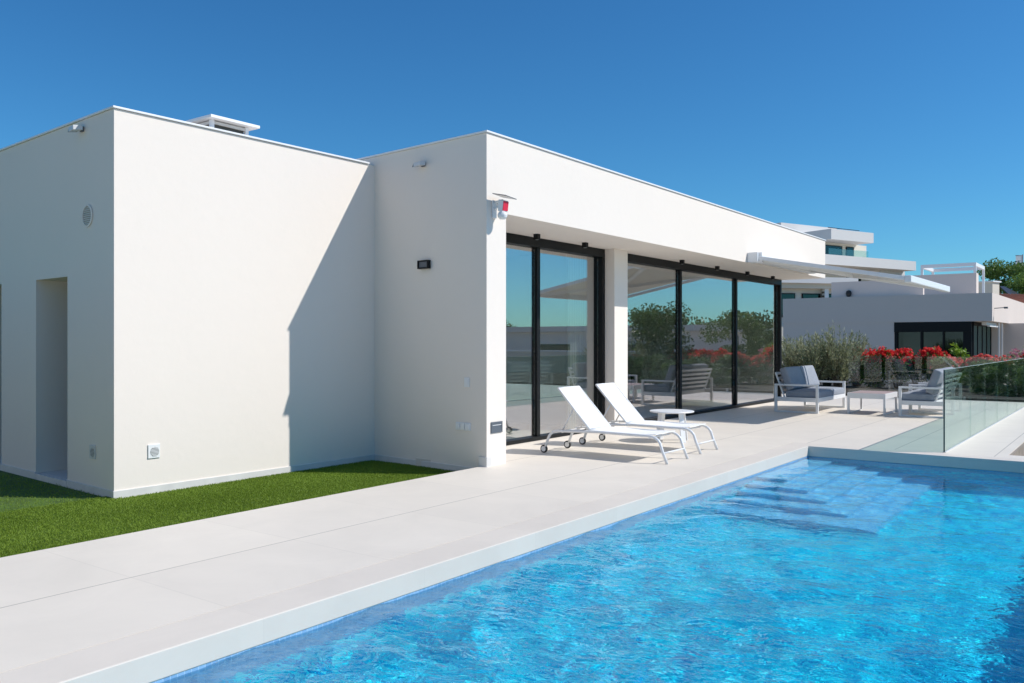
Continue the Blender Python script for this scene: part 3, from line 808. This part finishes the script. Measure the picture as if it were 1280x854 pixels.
def cushion(name, parent, x0, x1, y0, y1, z0, z1, tilt=0, piv=None, r=.045):
    bm = bmesh.new(); bmesh.ops.create_cube(bm, size=1)
    bmesh.ops.scale(bm, vec=(x1-x0-.01, y1-y0, z1-z0), verts=bm.verts)
    bmesh.ops.bevel(bm, geom=bm.edges[:]+bm.verts[:], offset=r, segments=4, profile=.6, affect='EDGES')
    bmesh.ops.subdivide_edges(bm, edges=[e for e in bm.edges if e.calc_length() > .2], cuts=6, use_grid_fill=True)
    c = Vector(((x0+x1)/2, (y0+y1)/2, (z0+z1)/2)); hx, hy, hz = (x1-x0)/2, (y1-y0)/2, (z1-z0)/2
    th = min(hx, hy, hz)
    for v in bm.verts:
        q = [v.co.x/hx, v.co.y/hy, v.co.z/hz]
        k = 1
        hs_ = [hx, hy, hz]
        ax = hs_.index(th)
        o = [i for i in range(3) if i != ax]
        puff = (1-q[o[0]]**4)*(1-q[o[1]]**4)
        co = [v.co.x, v.co.y, v.co.z]
        co[ax] *= 1+.22*puff+.03*math.sin(9*co[o[0]]+3*co[o[1]])
        v.co = Vector(co)
    rot = Matrix.Rotation(tilt, 4, 'X'); piv = Vector(piv or c)
    for v in bm.verts: v.co = rot @ (v.co+c-piv)+piv
    me = bpy.data.meshes.new(name); bm.to_mesh(me); bm.free()
    for p_ in me.polygons: p_.use_smooth = True
    me.materials.append(M['cushion'])
    o = bpy.data.objects.new(name, me); COL.objects.link(o); o.parent = parent
    return o
def sofa(name, label, cat, loc, rz, w, nseat, d=.86, group=None):
    # local x across, y from front (0) to back (d)
    t = thing(name, label, cat, loc, rz, group)
    T = .05
    for x in (0, w-T):
        a = MB()
        a.box(x, x+T, 0, T, .0, .56-.035); a.box(x, x+T, d-T, d, 0, .56-.035)
        a.box(x, x+T, 0, d, .56-.035, .56); a.box(x, x+T, T, d-T, 0, .03)
        a.build('arm_frame', 'white_metal', t, .004)
    f = MB().box(T, w-T, 0, .04, .22, .30).box(T, w-T, d-.22, d-.18, .22, .30).box(T, w-T, .04, d-.22, .255, .285)
    f.box(-.002, T+.002, T, d-T, .22, .30); f.box(w-T-.002, w+.002, T, d-T, .22, .30)
    f.build('seat_frame', 'white_metal', t, .004)
    y0, y1, z0, z1 = d-.20, d+.0, .30, .80
    for x in (T+.005, w-T-.045): MB().bar((x+.02, y0, z0-.06), (x+.02, y1, z1-.02), .04, .025).build('back_post', 'white_metal', t, .003)
    for k in range(5):
        q = .16+.19*k; MB().bar((T+.03, y0+(y1-y0)*q+.012, z0+(z1-z0)*q), (w-T-.03, y0+(y1-y0)*q+.012, z0+(z1-z0)*q), .012, .05, (0, .37, .93)).build('back_slat', 'white_metal', t, .002)
    cw = (w-2*T)/nseat
    for k in range(nseat):
        cushion('seat_cushion', t, T+k*cw, T+(k+1)*cw, .0, d-.20, .29, .43)
        cushion('back_cushion', t, T+k*cw, T+(k+1)*cw, d-.37, d-.23, .42, .88, R(-20), (0, d-.23, .42))
    return t
RS = TH+R(180)
# facing the pool (front towards -m): local y -> +m, local x -> +u when rz = TH
sofa('garden_sofa', 'white framed two-seat garden sofa with blue-grey cushions against the glass doors', 'sofa', W(16.72, 5.0), TH, 1.90, 2)
a1 = sofa('garden_armchair', 'white framed armchair with grey cushions nearest the glass balustrade end', 'armchair', W(18.03, 3.63), RS, .96, 1, .80, 'armchairs facing the sofa')
a2 = dup(a1, W(19.05, 3.66), RS, 'white framed armchair with grey cushions behind the nearer armchair')
s = thing('coffee_table', 'low white coffee table with rosy top between sofa and armchairs', 'table', W(17.17, 3.88))
MB().box(0, 1.0, 0, .03, .30, .40).box(0, 1.0, .67, .70, .30, .40).box(0, .03, .03, .67, .30, .40).box(.97, 1.0, .03, .67, .30, .40).build('frame', 'white_metal', s, .003)
MB().box(.031, .969, .031, .669, .37, .404).build('tabletop', 'tabletop', s, .003)
for x in (0, .96):
    for y in (0, .66): MB().box(x, x+.04, y, y+.04, .0, .30).build('leg', 'white_metal', s, .003)
MB().box(.04, .96, .005, .035, .0, .02).box(.04, .96, .665, .695, 0, .02).build('runner', 'white_metal', s)

# glass balustrades
GM, GH = 1.98, 1.04
s = thing('glass_balustrade', 'frameless green-tinted glass balustrade along the right edge of the terrace', 'balustrade', W(11.84, GM, 0))
js = [0, 2.06, 3.5, 4.95, 6.4, 7.85, 9.3, 10.6]
for i in range(len(js)-1):
    MB().box(js[i]+.004, js[i+1]-.004, -.008, .008, .012, GH).build('glass_panel', 'rail', s)
MB().box(-.004, .0035, -.0085, .0085, .006, GH).build('glass_edge', 'edge', s)
MB().box(0, 10.6, -.008, .008, GH+.001, GH+.006).build('top_edge', 'pale_edge', s)
MB().box(0, 10.6, -.018, .018, .001, .011).build('base_channel', 'grey_metal', s)
s2 = thing('glass_balustrade', 'glass balustrade across the far end of the terrace before the red flowers', 'balustrade', W(22.45, 2.0, 0))
js = [0, 1.32, 2.64, 3.96]
for i in range(len(js)-1): MB().box(-.008, .008, js[i]+.004, js[i+1]-.004, .012, GH).build('glass_panel', 'rail_clear', s2)
MB().box(-.018, .018, 0, 3.96, .001, .011).build('base_channel', 'grey_metal', s2)
for y in (1.32, 2.64): MB().box(-.03, .03, y-.025, y+.025, .011, .10).build('clamp', 'grey_metal', s2)

# stair well in the deck, right edge
s = thing('stairwell_wall', 'weathered wooden lining of the stair opening in the deck at the right edge', 'wall', W(12.05, 1.3, -1.6))
MB().box(.0, 3.55, -.03, -.002, 0, 1.59).box(3.52, 3.548, -5, -.032, 0, 1.59).build('cladding', 'wood', s)

# ------------------------------------------------------------------ planting beyond the terrace
bed = MB().box(22.7, 30.5, -8, 14, -1.2, .05); frame(struct(bed.build('planting_bed', 'soil')))
def ground_px(px, Y, z=0): return Vector(((px-640)/F*Y, Y, z))
olive = [(992, 25.2, 1.7, .75), (1018, 24.6, 1.75, .8), (1048, 24.4, 1.95, .75), (1070, 25.6, 1.7, .6), (1034, 26.0, 1.6, .8), (1003, 26.4, 1.5, .7)]
ol = ['feathery olive-grey shrub right beside the end of the glass doors', 'bushy olive-grey shrub behind the left end of the garden sofa', 'tallest feathery olive-grey shrub with pale upper sprays behind the sofa',
      'olive-grey shrub at the start of the red flowers', 'olive-grey shrub half hidden in the middle of the shrub group', 'low olive-grey shrub at the back near the grey wall']
for (px, Y, h, sp), lb_ in zip(olive, ol):
    stem_bush('olive_shrub', lb_, ground_px(px, Y, .05), h, sp, 72, 60, 'leaf_olive', (.11, .024), 'olive-grey shrubs behind the sofa')
# red flower row
k = 0
rowlab = 'bright red flowering plant behind the glass balustrade, '
for px, Y, pet, nb in ((1072, 25.6, 'petal_red', 60), (1098, 24.9, 'petal_red', 95), (1122, 24.5, 'petal_red', 95), (1146, 24.2, 'petal_red', 85), (1168, 23.9, 'petal_red', 70),
                       (1186, 23.6, 'petal_coral', 80), (1206, 23.4, 'petal_coral', 85), (1226, 23.2, 'petal_coral', 80), (1246, 23.0, 'petal_coral', 60), (1300, 23.4, 'petal_red', 90), (1345, 23.6, 'petal_red', 90), (1395, 23.8, 'petal_red', 90), (1450, 24.0, 'petal_red', 90)):
    names = ['beside the olive shrubs', 'second from the olive shrubs', 'below the black window\'s left side', 'below the black window\'s middle', 'left of the lime green shrub',
             'in front of the lime green shrub', 'just right of the lime green shrub', 'before the neighbour\'s white posts', 'at the far right of the row',
             'beyond the right frame edge', 'second beyond the right frame edge', 'third beyond the right frame edge', 'fourth beyond the right frame edge']
    lab = (rowlab if pet == 'petal_red' else 'coral-red flowering plant beyond the balustrade, ')+names[k]
    flower_bush('flowering_plant', lab, ground_px(px, Y, .05), (.62, .46, 1.16 if k < 5 else 1.04), 2000, int(nb*2.6), pet, 'leaf_mid', 'red flowering plants beyond the terrace')
    k += 1
s = thing('lime_shrub', 'lime green leafy shrub among the red flowers', 'shrub', ground_px(1199, 24.2, .05), 0)
P_, i_ = clump_points(300, [((-.12, 0, 1.12), (.14, .14, .22)), ((.1, .05, 1.0), (.16, .16, .16)), ((.22, 0, .85), (.15, .2, .14)), ((-.05, 0, .7), (.3, .3, .25))]); A_, B_ = leaf_axes(300, .13, .06, .5)
quads('foliage', P_, A_, B_, 'leaf_lime', s)
MB().tube([(0, 0, -.05), (.03, 0, .5), (.05, 0, 1.1)], [.02, .015, .008], 6).build('stems', 'bark', s)
flower_bush('stand_in_pink_shrub', 'pale pink flowering shrub for an unidentified patch by the cream wall at the right edge', ground_px(1272, 26, .05), (.42, .42, 1.25), 500, 55, 'petal_pink', 'leaf_olive')  # stands in for a pinkish smudge of unknown kind

# dark hedge to the right, seen in and through the balustrade glass
hedge = [(1190, 21.6), (1222, 21.3), (1256, 21.0), (1290, 20.7), (1330, 20.5), (1375, 20.3)]
hl = ['below the lime shrub', 'second from the lime shrub', 'behind the middle of the glass balustrade', 'at the right frame edge', 'just past the right frame edge', 'farthest right past the frame']
for (px, Y), l_ in zip(hedge, hl):
    tree('hedge_plant', 'dense dark green hedge plant behind the glass balustrade, '+l_, 'hedge', ground_px(px, Y, .0), .98, .62, .03, 6000, .07, 'leaf_dark', 'hedge plants behind the balustrade', 16, .03)

# ------------------------------------------------------------------ neighbouring buildings
def fbox(mb, O, u0, u1, m0, m1, z0, z1): mb.box(u0-O[0], u1-O[0], m0-O[1], m1-O[1], z0-O[2], z1-O[2])
O = (38.8, 4.75, -2.2)
nh = thing('neighbour_house', 'grey-shaded flat-roofed neighbour house with a wide black corner window', 'house', W(*O))
b = MB()
fbox(b, O, 38.8, 56, 4.75, 13.2, 2.22, 3.36)          # roof band with overhang
fbox(b, O, 38.82, 56, 8.42, 13.19, -2.2, 2.22)        # solid wall
fbox(b, O, 44.5, 56, 5.5, 8.42, -2.2, 2.22)
fbox(b, O, 38.82, 44.5, 5.5, 8.42, -2.2, .15)
fbox(b, O, 44.2, 44.5, 3.6, 5.5, -2.2, 2.22)
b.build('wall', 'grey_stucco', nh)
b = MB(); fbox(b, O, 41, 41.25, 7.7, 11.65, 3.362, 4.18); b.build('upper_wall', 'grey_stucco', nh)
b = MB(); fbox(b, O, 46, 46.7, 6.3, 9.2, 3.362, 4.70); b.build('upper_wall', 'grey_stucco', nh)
b = MB()
fbox(b, O, 38.80, 39.0, 5.49, 8.42, 1.80, 2.21); fbox(b, O, 38.86, 39.0, 5.49, 5.80, .15, 1.80); fbox(b, O, 38.86, 39.0, 8.30, 8.42, .15, 1.80)
fbox(b, O, 38.86, 38.95, 7.32, 7.40, .15, 1.80); fbox(b, O, 38.86, 38.95, 6.50, 6.56, .15, 1.80)
wf = b.build('window_frame', 'black', nh)
b = MB(); fbox(b, O, 38.97, 38.98, 5.80, 8.30, .15, 1.80); b.build('pane', 'teal', wf)
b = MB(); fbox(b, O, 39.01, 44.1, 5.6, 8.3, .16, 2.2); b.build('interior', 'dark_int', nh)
b = MB()
for u in (39.05, 40.2, 41.5, 42.8, 44.1): fbox(b, O, u, u+.09, 5.44, 5.53, .15, 2.21)
fbox(b, O, 39.05, 44.1, 5.44, 5.5, 2.05, 2.215)
df = b.build('glazed_door', 'black', nh)
b = MB(); fbox(b, O, 39.1, 44.1, 5.46, 5.47, .15, 2.05); b.build('pane', 'teal', df)
b = MB(); fbox(b, O, 41.5, 41.56, 4.80, 4.86, -2, 2.215); b.build('post', 'cap', nh)
b = MB(); fbox(b, O, 42.5, 42.56, 4.80, 4.86, -2, 2.215); b.build('post', 'cap', nh)
s = thing('neighbour_awning', 'closed white awning cassette under the neighbour roof overhang', 'awning', W(39.3, 5.1, 2.10))
MB().box(0, 3.0, -.09, .09, -.03, .11).build('cassette', 'cap', s, .02); MB().box(.1, 2.9, -.2, -.1, -.09, -.02).build('front_bar', 'cap', s)
s = thing('floodlight', 'tiny lamp sticking out of the sunlit face of the neighbour roof', 'floodlight', W(39.4, 4.75, 2.75))
MB().bar((0, 0, 0), (0, -.35, .02), .03).build('arm', 'slate', s); MB().box(-.08, .08, -.48, -.35, -.02, .05).build('housing', 'slate', s)
# egg-shaped dark wall lamp on the set back wall
pz = at(1060, 366, 38.0)
s = thing('satellite_box', 'small dark round device on the neighbour\'s set-back grey wall', 'device', W(40.98, UM(at(1060, 366, 39.2))[1], 3.62))
MB().lathe([(0, -.16), (.09, -.13), (.13, 0), (.10, .12), (0, .16)], (-.12, 0, 0), 14).build('body', 'rubber', s); MB().box(-.1, 0, -.02, .02, -.03, .03).build('bracket', 'rubber', s)
# roof terrace pergola
O2 = W(48.2, 6.6, 4.70)
s = thing('pergola', 'thin white flat pergola frame on the neighbour roof terrace', 'pergola', W(50.3, 6.9, 3.36))
b = MB()
for x in (0, 3.0):
    for y in (0, 2.55): b.box(x, x+.12, y, y+.12, 0, 2.02)
b.box(0, 3.12, 0, .12, 2.02, 2.2); b.box(0, 3.12, 2.55, 2.67, 2.02, 2.2); b.box(0, .12, .12, 2.55, 2.02, 2.2); b.box(3.0, 3.12, .12, 2.55, 2.02, 2.2)
b.build('frame', 'cap', s)

# terraced white villa, rotated differently, far behind
AB = math.atan2(.52, .854); ab = Vector((.854, .52)); P0 = at(1039, 427, 70)
vb = thing('hillside_villa', 'tall white terraced villa with deep roof slabs behind the awning', 'house', (P0.x, P0.y, -2.2), AB)
def alongB(px, Y0off=0):         # a-coordinate where the pixel column meets the line b = Y0off
    d = (px-640)/F; ox, oy = P0.x-ab.y*Y0off, P0.y+ab.x*Y0off
    return (d*oy-ox)/(ab.x-d*ab.y)
zB = lambda z: z+2.2
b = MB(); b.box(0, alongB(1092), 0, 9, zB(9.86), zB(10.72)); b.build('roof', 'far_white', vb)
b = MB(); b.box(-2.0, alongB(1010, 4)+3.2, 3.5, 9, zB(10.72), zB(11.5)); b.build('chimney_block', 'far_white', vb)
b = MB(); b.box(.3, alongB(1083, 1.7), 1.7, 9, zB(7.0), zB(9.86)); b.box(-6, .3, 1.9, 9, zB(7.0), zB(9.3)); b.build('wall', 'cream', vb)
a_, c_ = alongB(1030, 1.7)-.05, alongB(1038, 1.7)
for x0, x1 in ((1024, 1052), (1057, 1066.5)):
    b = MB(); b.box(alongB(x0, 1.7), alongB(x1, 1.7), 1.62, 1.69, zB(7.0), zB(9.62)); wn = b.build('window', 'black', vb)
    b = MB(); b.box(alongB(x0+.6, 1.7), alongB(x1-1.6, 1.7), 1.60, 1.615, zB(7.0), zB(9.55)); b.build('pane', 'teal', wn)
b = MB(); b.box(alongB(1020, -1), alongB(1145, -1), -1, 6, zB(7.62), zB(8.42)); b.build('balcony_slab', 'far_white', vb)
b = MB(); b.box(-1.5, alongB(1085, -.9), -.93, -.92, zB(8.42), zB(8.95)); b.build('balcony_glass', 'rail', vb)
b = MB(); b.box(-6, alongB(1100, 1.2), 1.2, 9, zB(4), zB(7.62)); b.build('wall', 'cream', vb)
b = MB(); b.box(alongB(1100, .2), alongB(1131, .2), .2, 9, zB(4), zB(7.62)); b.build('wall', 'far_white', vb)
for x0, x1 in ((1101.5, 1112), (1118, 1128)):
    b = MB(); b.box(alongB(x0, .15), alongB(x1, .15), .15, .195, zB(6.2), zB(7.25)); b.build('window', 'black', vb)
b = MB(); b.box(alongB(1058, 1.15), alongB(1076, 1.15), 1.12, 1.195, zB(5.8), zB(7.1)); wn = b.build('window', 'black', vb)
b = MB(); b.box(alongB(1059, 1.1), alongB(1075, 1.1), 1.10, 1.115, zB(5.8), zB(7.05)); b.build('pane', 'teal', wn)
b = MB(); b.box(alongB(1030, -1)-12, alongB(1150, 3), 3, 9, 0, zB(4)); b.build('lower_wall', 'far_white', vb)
s = thing('solar_panel', 'dark flat solar panel on the top roof of the terraced villa', 'solar panel', Vector((P0.x, P0.y, 10.80))+Vector((ab.x*1.6, ab.y*1.6, 0)), AB)
MB().add([(0, .4, .1), (2.6, .4, .1), (2.6, 1.6, .35), (0, 1.6, .35), (0, .4, .04), (2.6, .4, .04), (2.6, 1.6, .29), (0, 1.6, .29)],
         [(0, 1, 2, 3), (4, 5, 6, 7), (0, 1, 5, 4), (1, 2, 6, 5), (2, 3, 7, 6), (3, 0, 4, 7)]).build('panel', 'solar', s)

# low white house behind the grey wall
P1 = at(975, 427, 56)
s = thing('low_white_house', 'low white house with teal windows under a pale roof slab beside the villa end', 'house', (P1.x, P1.y, -2.2), R(14))
b = MB(); b.box(-1, 5.2, -1.0, 8, zB(5.22), zB(5.62)); b.build('roof', 'far_white', s)
b = MB(); b.box(-1, 5.0, -.6, 8, zB(4.9), zB(5.22)).box(-1, 5.0, 0, 8, 0, zB(4.9)); b.build('wall', 'cream', s)
for x0, x1 in ((-.6, 1.1), (1.6, 3.0), (3.1, 4.0)):
    b = MB(); b.box(x0, x1, -.06, -.01, zB(3.0), zB(4.6)); wn = b.build('window', 'black', s)
    b = MB(); b.box(x0+.07, x1-.07, -.08, -.065, zB(3.0), zB(4.53)); b.build('pane', 'teal', wn)
b = MB(); b.box(3.05, 3.35, -.45, -.12, zB(3.0), zB(4.9)); b.build('pilaster', 'cap', s)
for k in range(6): MB().box(3.02, 3.049, -.42, -.15, zB(3.3)+k*.26, zB(3.3)+k*.26+.12).build('louvre', 'vent_dark', s)

# unseen wall added left of the low block to bounce warm sunlight at it
s = thing('bounce_wall', 'white unseen wall added to bounce sunlight onto the shaded end wall across the lawn', 'wall', W(-.6, 3.5, LZ))
MB().box(-.2, 0, 0, 15, -.2, 2.3).build('wall', 'stucco', s); MB().box(-.22, .02, -.02, 15, 2.302, 2.35).build('coping', 'cap', s)
# roofscape on the right
P2 = at(1236, 360, 62)
s = thing('chimney', 'pale beige block chimney before the green tree', 'chimney', (P2.x, P2.y, 3.0), R(35))
MB().box(-.5, .5, -.5, .5, 0, 2.7).build('stack', 'cream', s); MB().box(-.6, .6, -.6, .6, 2.7, 2.8).build('cap', 'cap', s)
P3 = at(1253, 364, 66)
s = thing('screen_wall', 'pale grey ribbed screen wall beside the beige chimney', 'wall', (P3.x, P3.y, 2.6), R(10))
b = MB().box(-.6, .62, 0, .1, 0, 2.3)
for k in range(6): b.box(-.58+.2*k, -.5+.2*k, -.04, -.002, 0, 2.3)
b.build('panel', 'plinth', s); MB().box(.63, .70, -.06, .12, 0, 2.42).box(-.6, .70, -.06, .12, 2.43, 2.5).build('frame', 'cap', s)
P4 = at(1268, 369, 68)
s = thing('roof_skylight', 'small white box with sloping dark solar panel above the red tiled roof', 'skylight', (P4.x, P4.y, 3.6), R(10))
MB().box(-.5, .9, 0, 1, 0, 1.5).build('box', 'cap', s)
MB().add([(-.5, -.05, 1.55), (.6, -.05, 1.55), (-.1, 1, 2.3), (-.5, 1, 2.3), (-.5, .0, 1.5), (.6, .0, 1.5), (-.1, 1.05, 2.25), (-.5, 1.05, 2.25)],
         [(0, 1, 2, 3), (4, 5, 6, 7), (0, 1, 5, 4), (1, 2, 6, 5), (2, 3, 7, 6), (3, 0, 4, 7)]).build('panel', 'solar', s)
P5 = at(1262, 372, 60)
s = thing('tiled_roof_house', 'house with a red terracotta tiled roof at the right edge', 'house', (P5.x, P5.y, -2.2), R(20))
b = MB()
b.add([(0, 0, 6.0), (9, 0, 6.0), (9, 4, 7.2), (0, 4, 7.2), (0, 0, 5.85), (9, 0, 5.85), (9, 4, 7.05), (0, 4, 7.05)],
      [(0, 1, 2, 3), (4, 5, 6, 7), (0, 1, 5, 4), (1, 2, 6, 5), (2, 3, 7, 6), (3, 0, 4, 7)])
for k in range(22): b.tube([(.2+.4*k, 0, 6.02), (.2+.4*k, 4, 7.22)], .09, 6)
b.build('roof', 'rtile', s); MB().box(.3, 8.7, .4, 4, 0, 5.84).build('wall', 'cream', s)

# trees on the right
P = at(1250, 372, 74)
tree('broadleaf_tree', 'bushy green tree behind the beige chimney at the right', 'tree', (P.x, P.y, -1.5), 10.8, 3.0, 2.4, 17000, .22, 'leaf_mid', None, 34, .16)
P = at(1284, 372, 70)
tree('broadleaf_tree', 'lower olive-green tree cut by the right frame edge below the flag', 'tree', (P.x, P.y, -1.5), 8.6, 2.7, 2, 13000, .20, 'leaf_mid', None, 30, .16)
# banner flag
P = at(1278.5, 318, 80)
s = thing('banner_flag', 'tall white banner flag with dark vertical lettering above the trees', 'flag', (P.x, P.y, -1.5), R(4))
H_ = P.z+1.5
MB().tube([(0, 0, 0), (0, 0, H_)], [.06, .035], 8).build('pole', 'slate', s)
MB().box(-.70, -.04, -.004, .004, H_-2.0, H_-.12).build('banner', 'white_plastic', s)
MB().tube([(0, 0, H_-.1), (-.72, 0, H_-.1)], .02, 6).build('arm', 'slate', s)
cu_ = bpy.data.curves.new('lettering', 'FONT'); cu_.body = 'HOM'; cu_.size = .42; cu_.align_x = 'CENTER'; cu_.align_y = 'CENTER'; cu_.extrude = .004
tx = bpy.data.objects.new('lettering', cu_); COL.objects.link(tx); 
bpy.context.view_layer.update()
tm = bpy.data.meshes.new_from_object(tx.evaluated_get(bpy.context.evaluated_depsgraph_get())); bpy.data.objects.remove(tx)
tm.materials.clear(); tm.materials.append(M['slate'])
tx = bpy.data.objects.new('lettering', tm); COL.objects.link(tx); tx.parent = s; tx.location = (-.34, -.012, H_-1.05); tx.rotation_euler = (R(90), R(-90), 0)

# surroundings mirrored in the glass doors: trees, walls and houses to the right of the view
def offtree(u, m, H, cw, n, lab, mat='leaf_dark', leaf=.12):
    p_ = W(u, m, -1.6); return tree('garden_tree', lab, 'tree', p_, H, cw, H*.25, n, leaf, mat, None, 26, .12)
offtree(30, -1.6, 4.5, 1.9, 9000, 'leafy tree past the end of the terrace, mirrored in the wide glass door')
offtree(38, -1.2, 4.7, 1.8, 9000, 'leafy tree behind the red flowers, mirrored in the far pane')
for k, (u, m) in enumerate(((26.2, -.4), (25.8, -1.2), (27.6, -2.2), (28.2, -.6))):
    stem_bush('olive_shrub', 'olive-grey shrub right of the terrace mirrored in the glass doors, '+['nearest of four', 'second of four', 'third of four', 'farthest of four'][k], W(u, m, -.0), 1.8, .8, 40, 40, 'leaf_olive', (.09, .02), 'olive-grey shrubs behind the sofa')
P6 = W(52, -22, -2.2)
s = thing('white_neighbour_house', 'white low house mirrored in the left sliding door', 'house', P6, TH)
MB().box(0, 10, -16, 12, 0, 4.3).build('wall', 'far_white', s); MB().box(-.4, 10.4, -16.4, 12.4, 4.31, 4.7).build('roof', 'far_white', s)
for y in (-12, -6, 0, 6): MB().box(-.06, -.01, y, y+2.6, 1.0, 3.4).build('window', 'teal', s)
P7 = W(34, -24, -2.2)
s = thing('garden_wall', 'long pale garden wall mirrored in the left sliding door', 'wall', P7, TH)
MB().box(0, .25, -16, 22, 0, 3.1).build('wall', 'cream', s); MB().box(-.03, .28, -16, 22, 3.11, 3.17).build('coping', 'cap', s)
for k in range(16):
    ang = R(8+k*5.0); d = 105+random.uniform(-12, 25)
    u, m = 11+d*math.cos(ang), 5-d*math.sin(ang)
    p_ = W(u, m, -2.2)
    tree('far_tree', 'rounded dark tree in the distant tree line mirrored in the doors', 'tree', p_, random.uniform(5.2, 7.4), random.uniform(4, 6), 1, 2600, .55, 'leaf_dark', 'distant tree line', 20, .3)
